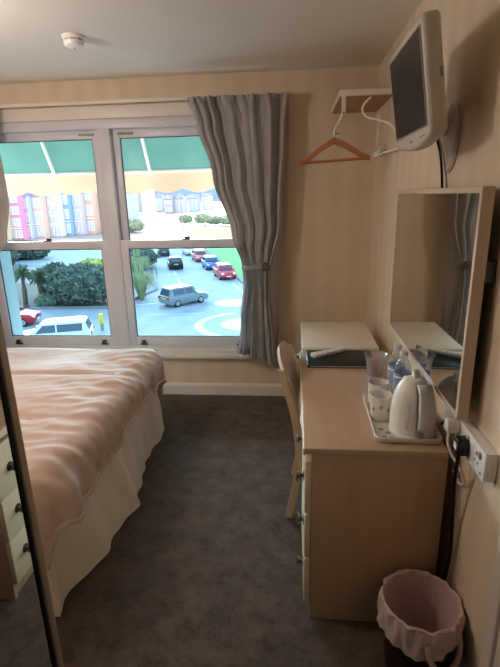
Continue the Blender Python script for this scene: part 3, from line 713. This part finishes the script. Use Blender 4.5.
# glass tumbler with pink sachets
gl = thing('glass_bowl', 'clear glass bowl of pink and red sachets beside the bottles', 'bowl', (.388, 2.120, DT+.0006))
MB().lathe([(0, .0), (.034, 0), (.037, .006), (.041, .05), (.048, .095), (.055, .106), (.0535, .107), (.0465, .096), (.039, .05), (.034, .008), (0, .006)], 32).build('bowl_wall', 'clear', gl, smooth=60)
for k, (x, y, m_, lab, a) in enumerate(((-.008, -.012, 'pink', 'pink sweetener sachet upright inside the glass bowl', 15), (.010, .004, 'red', 'red sachet inside the glass bowl', 70), (-.002, .016, 'pink', 'pink sachet at the back of the glass bowl', -40))):
    Mx = Matrix.Translation((.388+x, 2.120+y, DT+.0085)) @ Matrix.Rotation(math.radians(a), 4, 'Z')
    s_ = thing('sachet', lab, 'sachet', mw=Mx, group='sachets in the glass bowl')
    hh = .07 if k != 1 else .045
    MB().grid(lambda s, t: Vector((-.018+.036*s, .003*math.sin(PI*s)*math.sin(PI*t)+.002, hh*t)), 6, 8).grid(lambda s, t: Vector((-.018+.036*s, -.003*math.sin(PI*s)*math.sin(PI*t), hh*t)), 6, 8, True).build('packet', m_, s_, recalc=False)
    MB().box(-.018, .018, -.0006, .0026, hh-.002, hh+.003).build('crimped_edge', 'pink', s_)

# ------------------------------------------------------------------ sockets, plug and flexes on the right wall
SBY0, SBY1, SBZ0, SBZ1, SBX = 1.175, 1.380, .797, .885, XR-.036
so = thing('wall_socket', 'white double wall socket in a surface box below the mirror', 'socket', (0, 0, 0))
MB().box(SBX+.006, XR-.0005, SBY0, SBY1, SBZ0, SBZ1, .003).build('back_box', 'whiteplastic', so)
MB().box(SBX, SBX+.006, SBY0-.001, SBY1+.001, SBZ0-.001, SBZ1+.001, .002).build('face_plate', 'whiteplastic', so)
for yc in (SBY0+.055, SBY1-.055):
    MB().box(SBX-.0006, SBX+.001, yc-.004, yc+.004, SBZ0+.052, SBZ0+.064).build('pin_hole', 'black', so, smooth=0)
    for dy in (-.011, .011): MB().box(SBX-.0006, SBX+.001, yc+dy-.004, yc+dy+.004, SBZ0+.030, SBZ0+.035).build('pin_hole', 'black', so, smooth=0)
    MB().box(SBX-.005, SBX+.001, yc-.032, yc-.018, SBZ1-.032, SBZ1-.014, .002).build('switch', 'greyp', so)
for yc in (SBY0+.018, SBY1-.018): MB().lathe([(0, 0), (.004, 0), (.004, .001), (0, .001)], 12, Matrix.Translation((SBX, yc, SBZ0+.016)) @ Matrix.Rotation(-PI/2, 4, 'Y')).build('screw', 'chrome', so)
pg = thing('black_plug', 'black plug pushed into the double wall socket', 'plug', (SBX-.0006, SBY1-.075, SBZ0+.040))
MB().prism([(-.026, -.024), (.026, -.024), (.026, .008), (.016, .026), (-.016, .026), (-.026, .008)], -.034, 0, 'yz', bev=.004).build('plug_body', 'black', pg)
MB().box(-.0346, -.0335, -.012, .012, -.010, .010).build('plug_label', 'whiteplastic', pg, smooth=0)
MB().tube(curve([(-.018, 0, -.022), (-.018, .01, -.07), (-.010, .035, -.16), (.006, .06, -.30), (.018, .075, -.46), (.014, .09, -.60)], 8), .0065, 8).build('flex', 'black', pg)
wp = thing('white_plug', 'white plug and flex beside the black plug in the wall socket', 'plug', (SBX-.0006, SBY1+.004, SBZ0+.066))
MB().prism([(-.020, -.020), (.020, -.020), (.020, .010), (.012, .022), (-.012, .022), (-.020, .010)], -.040, -.001, 'yz', bev=.005).build('plug_body', 'whiteplastic', wp)
MB().tube(curve([(-.024, .0, -.018), (-.030, .0, -.05), (-.022, -.008, -.085), (-.004, -.03, -.12), (.012, -.05, -.15), (.024, -.035, -.19), (.024, .01, -.215), (.020, .06, -.20)], 8), .0042, 8).build('flex', 'whiteplastic', wp)
kf = curve([(.536, 1.578, TZ+.02), (.540, 1.55, TZ+.05), (.532, 1.50, TZ+.058), (.524, 1.45, TZ+.070)], 6)
tag(MB().tube(kf, .0048, 8).build('kettle_flex', 'black'), 'short black flex from the kettle to the wall sockets', 'cable')

# ------------------------------------------------------------------ waste bin
bn = thing('waste_bin', 'dark brown waste bin lined with a pinkish white bag beside the desk', 'bin', (.425, 1.272, 0), 0)
MB().lathe([(0, .001), (.098, .001), (.102, .006), (.122, .268), (.126, .274), (.122, .278), (.118, .268), (.098, .012), (0, .010)], 40).build('bucket', 'bin', bn, smooth=50)
def liner_in(s, t):
    a = 2*PI*s; z = .276-.255*t; r = (.117-.02*t)*(1-.05*t)-.004*abs(math.sin(a*7+3*t))*t
    return Vector((r*math.cos(a), r*math.sin(a), z+.003*math.sin(a*9)*(1-t)))
def liner_out(s, t):
    a = 2*PI*s
    drop = .075+.03*math.sin(a-2.2)+.012*math.sin(3*a)
    r = .129+.006*t+.0035*math.sin(a*11+4*t)+.003*math.sin(a*23)
    return Vector((r*math.cos(a), r*math.sin(a), .280-drop*t))
lb = MB(); lb.grid(liner_in, 96, 14); lb.grid(liner_out, 96, 10)
def liner_rim(s, t):
    a = 2*PI*s; A = liner_in(s, 0); B = liner_out(s, 0); p = A.lerp(B, t); p.z += .008*math.sin(PI*t)+.002*math.sin(a*13); return p
lb.grid(liner_rim, 96, 4)
ln = lb.build('bin_liner', 'liner', bn, smooth=70)
a0 = -1.15
lp = [(r_*math.cos(a0+d), r_*math.sin(a0+d), z) for d, z, r_ in ((-.50, .235, .128), (-.44, .190, .140), (-.20, .146, .144), (.12, .140, .144), (.40, .176, .140), (.50, .232, .128))]
MB().tube(curve(lp, 6), .009, 8).build('bag_handle', 'liner', ln)
def base_fn(s, t): a = 2*PI*s; r = .094*t; return Vector((r*math.cos(a), r*math.sin(a), .022+.01*noise.noise(Vector((r*30*math.cos(a), r*30*math.sin(a), 0)))))
MB().grid(base_fn, 40, 8).build('liner_bottom', 'liner', ln)

# ================================================================== outside the window
GZ = -6.9                                                    # the street lies two storeys down
def G(u, v, z=GZ): return px(u, v, z=z)
# awning over the window
AY0, AY1 = YB+.34, 4.68
AZ1 = px(56, 174, y=AY1).z; AZ0 = AZ1+1.75*(AY1-AY0)
aw = thing('awning', 'green canvas awning with a scalloped peach valance over the window', 'awning', (0, 0, 0))
AXL, AXR = -4.4, 1.2
MB().grid(lambda s, t: Vector((AXL+(AXR-AXL)*s, AY0+(AY1-AY0)*t, AZ0+(AZ1-AZ0)*t+.02*math.sin(PI*t))), 30, 8).build('canopy', 'green_canvas', aw)
def val(s, t):
    x = AXL+(AXR-AXL)*s; d = .165+.040*abs(math.sin(PI*(x+.12)/.32))
    return Vector((x, AY1+.01+.02*math.sin(x*7)*t, AZ1-d*t))
MB().grid(val, 330, 6).build('valance', 'peach_canvas', aw)
MB().tube([(AXL, AY1, AZ1), (AXR, AY1, AZ1)], .018, 10).build('front_bar', 'timberw', aw)
MB().box(AXL, AXR, AY0-.02, AY0+.08, AZ0-.05, AZ0+.08, .02).build('cassette', 'timberw', aw)
for (u0, u1) in ((47, 56), (143.5, 151)):
    p1 = px(u1, 174, y=AY1); p0 = Vector((px(u0, 139, y=AY0+.35).x, AY0+.05, AZ0-.06)); p1.z = AZ1-.03
    xx = p1.x
    MB().tube([(xx, AY0+.05, AZ0-.075), (xx, (AY0+AY1)/2, (AZ0+AZ1)/2-.075), (xx, AY1-.02, AZ1-.03)], .016, 8).build('arm', 'timberw', aw)
# ground, roads, lawn, sea, hills
def flat(name, pts, m, z=0.0):
    return struct(MB().poly([Vector((p.x, p.y, GZ+z)) for p in pts]).build(name, m, smooth=0))
flat('ground', [Vector((-900, 6, 0)), Vector((700, 6, 0)), Vector((900, 1500, 0)), Vector((-1200, 1500, 0))], 'paving', -.05)
road = flat('road', [Vector((-120, 8, 0)), Vector((70, 8, 0)), Vector((60, 34, 0)), G(262, 300), G(205, 249), G(176, 228), G(152, 210), G(143, 210), G(146, 228), G(152, 249), G(158, 275), G(140, 306), G(112, 309), G(30, 309), Vector((-130, 36, 0))], 'asphalt', 0.0)
lawn = flat('lawn', [G(300, 330), G(262, 297), G(230, 268), G(207, 249), G(190, 236), G(184, 229), G(235, 229), G(330, 232), G(420, 280)], 'lawn', .03)
flat('road_far', [G(-40, 262), G(100, 268), G(104, 252), G(110, 240), G(60, 238), G(-30, 241)], 'asphalt', .0)
flat('sea', [G(178, 224.5), G(172, 206), G(230, 199.5), G(600, 196), G(700, 226), G(260, 227)], 'sea', .04)
hb = MB()
def hill(s, t):
    u = -150+(620)*s; D = 900+500*t
    base = px(u, 205, y=D); hgt = (26+26*noise.noise(Vector((s*9, 1, 0)))+14*noise.noise(Vector((s*25, 2, 0)))+24*math.exp(-((s-.52)/.12)**2))*math.sin(PI*min(1, t*1.0))**.6
    return Vector((base.x, D, GZ-2+max(0, hgt)*1.25))
struct(MB().grid(hill, 120, 12).build('hills', 'hill'))
# painted lines, parts of the road
def arc_mark(cx, cy, r0, r1, a0, a1, n=20):
    b = MB()
    for k in range(n):
        A, B = a0+(a1-a0)*k/n, a0+(a1-a0)*(k+1)/n
        b.poly([Vector((cx+r*math.cos(a), cy+r*math.sin(a), GZ+.012)) for r, a in ((r0, A), (r1, A), (r1, B), (r0, B))])
    return b.build('road_marking', 'roadpaint', road, smooth=0)
rcx, rcy = G(245, 324).x, G(245, 324).y
arc_mark(rcx, rcy, 0, 1.7, 0, 2*PI, 28); arc_mark(rcx, rcy, 2.9, 3.5, 1.9, 4.3)
arc_mark(G(232, 303).x, G(232, 303).y, 0, 1.5, 0, 2*PI, 20)
def line_mark(p, q, wd_):
    d = (q-p).normalized(); n = Vector((-d.y, d.x, 0))*wd_/2
    MB().poly([Vector((r.x, r.y, GZ+.012)) for r in (p-n, q-n, q+n, p+n)]).build('road_marking', 'roadpaint', road, smooth=0)
A_, B_ = G(181, 284), G(166, 258)
for k in range(4): line_mark(A_.lerp(B_, k/4), A_.lerp(B_, k/4+.16), .22)
line_mark(G(112, 308), G(158, 303), .25); line_mark(G(20, 253.5), G(100, 250.5), .3); line_mark(G(232, 283), G(252, 300), .2); line_mark(G(150, 315), G(205, 313), .15)
kb = MB()
def kerb(p, q, h_=.14, wd_=.35):
    d = (q-p).normalized(); n = Vector((-d.y, d.x, 0))*wd_/2
    b = MB(); pts = [(r.x, r.y) for r in (p-n, q-n, q+n, p+n)]
    b.prism(pts, GZ-.02, GZ+h_, 'xy'); return struct(b.build('kerb', 'paving', smooth=0))
kerb(G(30, 309), G(112, 308)); kerb(G(112, 308), G(156, 290)); kerb(G(156, 290), G(152, 252)); kerb(G(205, 249), G(262, 299))

# ---- cars
def car(lab, p_rear, p_front, paint, kind='hatch', L_=None, group='cars on the street'):
    d = (p_front-p_rear); d.z = 0; ang = math.atan2(d.y, d.x); c = (p_rear+p_front)/2
    t = thing('car', lab, 'car', (c.x, c.y, GZ), ang, group)
    Lc = L_ or (4.2 if kind == 'hatch' else 4.6); h = Lc/2; wd_ = .86
    pm = mat('car_paint', paint, .28, .25, spec=.6)
    roof = 1.46 if kind == 'hatch' else 1.56
    rear_top = -h+.62 if kind == 'hatch' else -h+.35
    lower = [(-h+.05, .30), (-h, .62), (-h+.04, .92), (h-1.25, .96), (h-.35, .82), (h-.04, .66), (h, .42), (h-.12, .24), (-h+.2, .22)]
    body = MB().prism(lower, -wd_, wd_, 'xz', bev=.07, seg=3).build('body', pm, t, smooth=50)
    cab = [(-h+.10, .90), (rear_top, roof-.05), (rear_top+.3, roof), (.35, roof-.02), (.62, roof-.10), (h-1.15, .93)]
    b = MB(); n = len(cab)
    A = [b.bm.verts.new((x, -wd_+.04+(.15*(z-.9)/.6), z)) for x, z in cab]; B = [b.bm.verts.new((x, wd_-.04-(.15*(z-.9)/.6), z)) for x, z in cab]
    b.bm.faces.new(A); b.bm.faces.new(B[::-1])
    for i in range(n): b.bm.faces.new((A[i], B[i], B[(i+1) % n], A[(i+1) % n]))
    bmesh.ops.recalc_face_normals(b.bm, faces=b.bm.faces)
    bmesh.ops.bevel(b.bm, geom=list(b.bm.edges), offset=.035, segments=2, affect='EDGES')
    b.build('cabin', pm, t, smooth=50)
    for sgn in (-1, 1):
        for (x0, x1, x2, x3) in ((rear_top+.10, -.35, -.35, -h+.52), (-.27, .42, h-1.42, -.27)):
            z0, z1 = .99, roof-.13
            yb, yt = sgn*(wd_-.03-(.15*(z0-.9)/.6)), sgn*(wd_-.03-(.15*(z1-.9)/.6))
            MB().poly([(x0 if x0 != rear_top+.10 else x0+.05, yt, z1), (x1, yt, z1), (x2, yb, z0), (x3, yb, z0)]).build('side_window', 'carglass', t, smooth=0)
        MB().box(h-1.32, h-1.16, sgn*.88-.08, sgn*.88+.08, .95, 1.08, .03).build('wing_mirror', pm, t)
        MB().box(-h-.012, -h+.1, sgn*.70-.12, sgn*.70+.12, .66, .90, .03).build('tail_lamp', 'lampred', t)
        MB().box(h-.30, h-.01, sgn*.64-.17, sgn*.64+.17, .60, .74, .03).build('head_lamp', 'lampclear', t)
        for xw in (-h+.82, h-.82):
            Mw = Matrix.Translation((xw, sgn*(wd_-.10), .31)) @ Matrix.Rotation(PI/2, 4, 'X')
            wh = MB().lathe([(0, -.10), (.24, -.11), (.31, -.09), (.315, 0), (.31, .09), (.24, .11), (0, .10)], 20, Mw).build('wheel', 'tyre', t)
            MB().lathe([(0, -.125), (.19, -.12), (.20, -.10), (.20, .10), (.19, .12), (0, .125)], 16, Mw).build('hub_cap', 'alloy', wh)
    xr = lambda z: -h+.10+(rear_top+h-.10)*(z-.90)/(roof-.95)
    MB().poly([(xr(1.0)-.04, -.62, 1.0), (xr(1.0)-.04, .62, 1.0), (xr(roof-.14)-.035, .55, roof-.14), (xr(roof-.14)-.035, -.55, roof-.14)]).build('rear_window', 'carglass', t, smooth=0)
    xf = lambda z: h-1.15+(.62-h+1.15)*(z-.93)/(roof-.10-.93)
    MB().poly([(xf(.99)+.03, -.64, .99), (xf(.99)+.03, .64, .99), (xf(roof-.17)+.03, .56, roof-.17), (xf(roof-.17)+.03, -.56, roof-.17)]).build('windscreen', 'carglass', t, smooth=0)
    MB().box(-h-.02, -h+.02, -.26, .26, .66, .78, .004).build('number_plate', 'plateY', t)
    MB().box(h-.02, h+.015, -.26, .26, .36, .47, .004).build('number_plate', 'plateW', t)
    return t
car('silver estate car turning at the road junction', G(171, 306), G(197, 301), (132, 140, 146), 'estate', 3.9)
car('white estate car parked in front of the garden hedge', px(94, 323, z=GZ+1.2), px(10, 331, z=GZ+1.1), (226, 232, 232), 'estate')
car('dark red car behind the white estate', G(-9, 326), G(26, 324), (190, 44, 50))
car('black car driving away along the seafront road', G(177, 271), G(173.5, 265), (36, 40, 48))
car('dark grey car ahead of the black one on the seafront road', G(164.5, 257), G(162.5, 253.5), (62, 68, 78))
car('bright red hatchback parked beside the lawn', G(219.5, 274), G(230, 281), (206, 52, 58))
car('blue car parked beside the lawn between two red cars', G(208, 266), G(214, 270.5), (74, 104, 150))
car('orange red car parked behind the blue one', G(197.5, 259), G(202.5, 262), (206, 92, 84))
car('white car at the far end of the parked row', G(187.5, 253), G(192, 255.6), (224, 228, 230))

# ---- planting
def leaf_cloud(b, c, rx, ry, rz, n, size, rnd):
    for _ in range(n):
        th, ph = rnd.uniform(0, 2*PI), math.acos(rnd.uniform(-.6, 1))
        k = rnd.uniform(.72, 1.05)*(1+.22*noise.noise(Vector((th*2, ph*3, c.x))))
        p = c+Vector((rx*k*math.sin(ph)*math.cos(th), ry*k*math.sin(ph)*math.sin(th), rz*k*math.cos(ph)))
        if p.z < GZ: p.z = GZ+.1
        a = Vector((rnd.uniform(-1, 1), rnd.uniform(-1, 1), rnd.uniform(-1, 1))).normalized()
        q = a.orthogonal().normalized(); s_ = size*rnd.uniform(.6, 1.3)
        b.poly([p-a*s_, p+q*s_*.5, p+a*s_, p-q*s_*.5])
def shrub(name, lab, cat, g, rx, ry, h_, m_, n, size, seed, stem=.25, group=None):
    rnd = random.Random(seed); t = thing(name, lab, cat, g, 0, group)
    b = MB(); c = Vector((0, 0, h_*.5))
    core = MB(); core.grid(lambda s, t_: Vector((rx*.86*math.sin(PI*t_)*math.cos(2*PI*s), ry*.86*math.sin(PI*t_)*math.sin(2*PI*s), max(.05, h_*.5+h_*.45*math.cos(PI*t_)))) * (1+.12*noise.noise(Vector((math.cos(2*PI*s)*2, math.sin(2*PI*s)*2, t_*5+seed)))), 24, 12)
    for _ in range(n):
        th, ph = rnd.uniform(0, 2*PI), math.acos(rnd.uniform(-.8, 1))
        k = rnd.uniform(.80, 1.04)*(1+.20*noise.noise(Vector((th*2, ph*3, seed))))
        p = Vector((rx*k*math.sin(ph)*math.cos(th), ry*k*math.sin(ph)*math.sin(th), max(.08, h_*.5+h_*.5*k*math.cos(ph))))
        a = Vector((rnd.uniform(-1, 1), rnd.uniform(-1, 1), rnd.uniform(-1, 1))).normalized()
        q = a.orthogonal().normalized(); s_ = size*rnd.uniform(.6, 1.3)
        b.poly([p-a*s_, p+q*s_*.5, p+a*s_, p-q*s_*.5])
    core.build('inner_foliage', m_, t)
    b.build('foliage', m_, t, smooth=0, recalc=False)
    MB().tube([(0, 0, 0), (0, 0, h_*.5)], [stem, stem*.6], 8).build('stem', 'bark', t)
    return t
def palm(lab, g, h_, seed, heads=1):
    rnd = random.Random(seed); t = thing('cabbage_palm', lab, 'palm', g, 0, 'palms in the garden bed')
    MB().tube(curve([(0, 0, 0), (.08, 0, h_*.5), (.0, .1, h_)], 5), [.20]*6+[.14]*5, 8).build('trunk', 'bark', t)
    b = MB()
    for k in range(90):
        a = rnd.uniform(0, 2*PI); el = rnd.uniform(-.5, 1.4); L_ = rnd.uniform(.85, 1.25); dv = Vector((math.cos(a)*math.cos(el), math.sin(a)*math.cos(el), math.sin(el)))
        sd = Vector((-math.sin(a), math.cos(a), 0))*.07; p0 = Vector((0, .1, h_)); p1 = p0+dv*L_*.6; p2 = p0+dv*L_+Vector((0, 0, -.35))
        b.poly([p0-sd*.5, p0+sd*.5, p1+sd, p2, p1-sd])
    b.build('crown', 'leafmid', t, smooth=0, recalc=False)
    return t
struct(MB().poly([Vector((p.x, p.y, GZ+.05)) for p in (G(-20, 307.5), G(106, 306.5), G(106, 290), G(60, 283), G(-20, 284))]).build('planting_bed', 'soil', smooth=0))
shrub('hedge_shrub', 'dense dark rounded shrub at the corner of the garden bed', 'shrub', G(86, 303), 3.1, 2.2, 3.3, 'leafdark', 2600, .22, 3, group='shrubs in the garden bed')
shrub('hedge_shrub', 'loose green shrub between the palms and the dark rounded shrub', 'shrub', G(58, 296), 1.6, 1.6, 3.0, 'leafdark', 1200, .22, 4, group='shrubs in the garden bed')
shrub('hedge_shrub', 'low thin shrub in front of the loose green shrub', 'shrub', G(47, 306.5), .9, .6, 1.0, 'leafmid', 600, .18, 8, group='shrubs in the garden bed')
shrub('golden_shrub', 'small golden yellow shrub at the end of the hedge', 'shrub', G(97, 271), 2.2, 1.6, 1.5, 'leafyellow', 500, .25, 5)
palm('cabbage palm at the outer end of the garden bed', G(9, 301), 2.3, 1)
palm('cabbage palm in the middle of the garden bed palms', G(26, 305.5), 2.7, 2)
palm('cabbage palm leaning beside the loose green shrub', G(42, 301), 2.2, 5)
shrub('street_tree', 'dark green tree across the far road below the pink house', 'tree', G(16, 259), 5.5, 3, 2.7, 'leafdark', 1800, .45, 6, .3)
shrub('street_tree', 'dark green tree on the near side of the far road', 'tree', G(-16, 268), 4.6, 3, 2.9, 'leafdark', 1500, .45, 7, .3)
def pampas(lab, g, h_, seed):
    rnd = random.Random(seed); t = thing('pampas_grass', lab, 'grass clump', g, 0, 'pampas clumps by the footpath')
    b = MB()
    for k in range(420):
        a = rnd.uniform(0, 2*PI); r = rnd.uniform(.5, 1.0)*h_*.62; hh = h_*rnd.uniform(.6, 1.0); p0 = Vector((.25*math.cos(a), .25*math.sin(a), 0)); sd = Vector((-math.sin(a), math.cos(a), 0))*.03
        p1 = Vector((r*.45*math.cos(a), r*.45*math.sin(a), hh*.8)); p2 = Vector((r*.85*math.cos(a), r*.85*math.sin(a), hh)); p3 = Vector((r*1.15*math.cos(a), r*1.15*math.sin(a), hh*.62))
        b.poly([p0-sd, p0+sd, p1+sd, p1-sd]); b.poly([p1-sd, p1+sd, p2+sd*.7, p2-sd*.7]); b.poly([p2-sd*.7, p2+sd*.7, p3])
    b.build('blades', 'pampas', t, smooth=0, recalc=False)
    for k in range(7):
        a = k*.9; bb = MB().tube([(0, 0, .2), (.3*math.cos(a), .3*math.sin(a), h_*1.25)], .02, 5).tube([(.3*math.cos(a), .3*math.sin(a), h_*1.05), (.38*math.cos(a), .38*math.sin(a), h_*1.45)], [.09, .02], 6); bb.build('plume', 'pampas', t)
pampas('pampas grass clump at the footpath edge near the junction', G(142, 298), 2.3, 1)
pampas('pampas grass clump further along the footpath', G(139, 281), 2.6, 2)
shrub('hedge_shrub', 'dark shrub behind the pampas grass along the footpath', 'shrub', G(136, 268), 2.8, 2.6, 2.6, 'leafdark', 1200, .25, 12)

# ---- houses of the terrace
def house(name, lab, pL, pR, top, paint, cols, rows, roof='pitch', depth=9.0, cat='house', roofm='slate', group=None):
    wdt = pR.x-pL.x
    t = thing(name, lab, cat, (pL.x, pL.y, GZ), 0, group)
    pm = mat('house_paint', tuple(c*.88 for c in paint), .85, var=(.4, .03))
    MB().box(0, wdt, 0, depth, 0, top).build('walls', pm, t, smooth=0)
    if roof == 'pitch': MB().prism([(-.3, top), (depth/2, top+2.4), (depth+.3, top)], 0, wdt, 'yz').build('roof', roofm, t, smooth=0)
    elif roof == 'gable': MB().prism([(0, top), (wdt/2, top+3.0), (wdt, top)], -.3, depth, 'xz').build('roof', roofm, t, smooth=0); MB().prism([(.25, top), (wdt/2, top+2.55), (wdt-.25, top)], -.34, -.25, 'xz').build('gable_wall', pm, t, smooth=0)
    else: MB().box(0, wdt, -.15, depth, top, top+.7).build('parapet', pm, t, smooth=0)
    MB().box(wdt*.6, wdt*.6+min(.8, wdt*.35), depth*.45, depth*.45+.9, top, top+3.3).build('chimney', roofm, t, smooth=0)
    fh = top/rows
    for r in range(rows):
        for c in range(cols):
            xc = wdt*(c+.5)/cols; zc = fh*(r+.52); ww, hh = min(1.1, wdt/cols*.55)/2, fh*.30
            wdw = MB().box(xc-ww-.12, xc+ww+.12, -.10, .0, zc-hh-.12, zc+hh+.12).build('window', 'timberw', t, smooth=0)
            MB().box(xc-ww, xc-.04, -.115, -.09, zc-hh, zc+hh).box(xc+.04, xc+ww, -.115, -.09, zc-hh, zc+hh).build('pane', 'winglass', wdw, smooth=0)
    MB().box(0, wdt, -.25, 0, fh*1.0-.1, fh*1.0+.15).build('string_course', 'timberw', t, smooth=0)
    return t
HS = [(-26, 2, (226, 214, 190), 'cream rendered house at the near end of the terrace', 3, 3, 10.2, 'flat'), (2.5, 22, (238, 164, 206), 'bright pink house with white windows in the terrace', 3, 4, 10.4, 'gable'),
      (22.3, 31, (206, 220, 240), 'narrow pale blue house beside the pink one', 2, 3, 9.6, 'pitch'), (31.3, 44, (242, 216, 204), 'pale peach house with blue slate roof in the terrace', 3, 3, 9.6, 'pitch'),
      (44.3, 61, (232, 236, 242), 'white gabled house in the middle of the terrace', 3, 4, 10.8, 'gable'), (61.3, 71, (150, 200, 236), 'sky blue house in the terrace', 2, 3, 10.4, 'flat'),
      (71.3, 83, (222, 216, 236), 'lavender house with a gable in the terrace', 2, 3, 10.0, 'gable'), (83.3, 95, (246, 206, 186), 'salmon house at the far end of the terrace', 3, 3, 11.6, 'flat'),
      (95.3, 116, (228, 230, 236), 'white guest house beyond the salmon house', 4, 3, 10.6, 'pitch')]
def hb_(u): return 241.0-(u/100.0)*8.0
prev_x = -900
for (u0, u1, paint, lab, cols, rows, top, roof) in HS:
    yy = G((u0+u1)/2, hb_((u0+u1)/2)).y
    pl_, pr_ = px(u0, 230, y=yy), px(u1, 230, y=yy); pl_.x = max(pl_.x, prev_x+.06); prev_x = pr_.x
    house('terrace_house', lab, pl_, pr_, top, paint, cols, rows, roof, group='terrace of painted houses')
house('tower_block', 'tall white block of flats on the far side of the town', G(143, 217), G(152, 216.5), 12, (236, 238, 242), 4, 5, 'flat', 12, 'building')
house('hotel', 'pale blue hotel at the bend of the road', G(124, 221), G(141, 219), 10.5, (196, 212, 232), 6, 3, 'pitch', 14, 'building')
for k, (u, v, wpx, top, paint, lab) in enumerate(((156, 212, 7, 9, (226, 228, 236), 'small white house among the far roofs by the tower'), (165, 213.5, 8, 8, (214, 206, 210), 'pinkish grey house beside the seafront road bend'), (175, 213, 9, 8, (230, 234, 240), 'long white house facing the seafront'),
    (188, 212, 10, 8, (204, 216, 232), 'pale blue house along the seafront'), (132, 212, 8, 12, (218, 222, 234), 'grey white house uphill of the pale blue hotel'), (202, 210, 9, 9, (236, 228, 226), 'cream house at the sea end of the town'))):
    house('town_house', lab, G(u, v), G(u+wpx, v-.2), top, tuple(c*.82 for c in paint), 3, 2, 'pitch' if k % 2 else 'gable', 10, group='houses of the far town')
for k, (u, v, h_, r_, lab) in enumerate(((186, 224, 3.0, 2.4, 'round tree at the road end of the lawn'), (203, 224, 3.4, 2.8, 'round tree behind the lawn beside a lamp post'), (215, 225, 2.8, 2.6, 'small round tree towards the sea end of the lawn'), (228, 225.5, 3.2, 2.8, 'round tree at the sea end of the lawn'), (133, 232, 3.0, 3.0, 'bush beside the road below the pale blue hotel'))):
    shrub('lawn_tree', lab, 'tree', G(u, v), r_, r_, h_, 'leafpale', 500, .4, 20+k, .2, group='trees round the lawn')
def lamp_post(g, lab):
    t = thing('street_lamp', lab, 'street lamp', g, 0, 'street lamps by the road')
    MB().tube([(0, 0, 0), (0, 0, 8.2)], [.16, .09], 8).build('post', 'greyp', t)
    MB().tube(curve([(0, 0, 8.1), (.5, 0, 8.6), (1.3, 0, 8.7)], 5), .07, 6).build('arm', 'greyp', t)
    MB().box(1.2, 1.9, -.16, .16, 8.6, 8.75, .04).build('lamp_head', 'lampclear', t)
lamp_post(G(183, 231), 'tall grey street lamp at the road end of the lawn'); lamp_post(G(205, 229), 'tall grey street lamp behind the lawn')
# roadside post and signs
bp = thing('bollard', 'yellow reflective bollard standing beside the kerb near the white estate', 'bollard', G(102.5, 330))
MB().tube([(0, 0, 0), (0, 0, .45)], .11, 10).build('base', 'greyp', bp); MB().box(-.14, .14, -.09, .09, .45, 1.15, .04).build('reflector_body', 'yellow', bp)
sg = thing('road_sign', 'small blue road sign on a grey pole beside the hedge', 'sign', G(108, 303))
MB().tube([(0, 0, 0), (0, 0, 2.5)], .05, 8).build('pole', 'greyp', sg); MB().box(-.22, .22, -.07, -.045, 1.8, 2.45, .02).build('sign_plate', 'bluesign', sg)
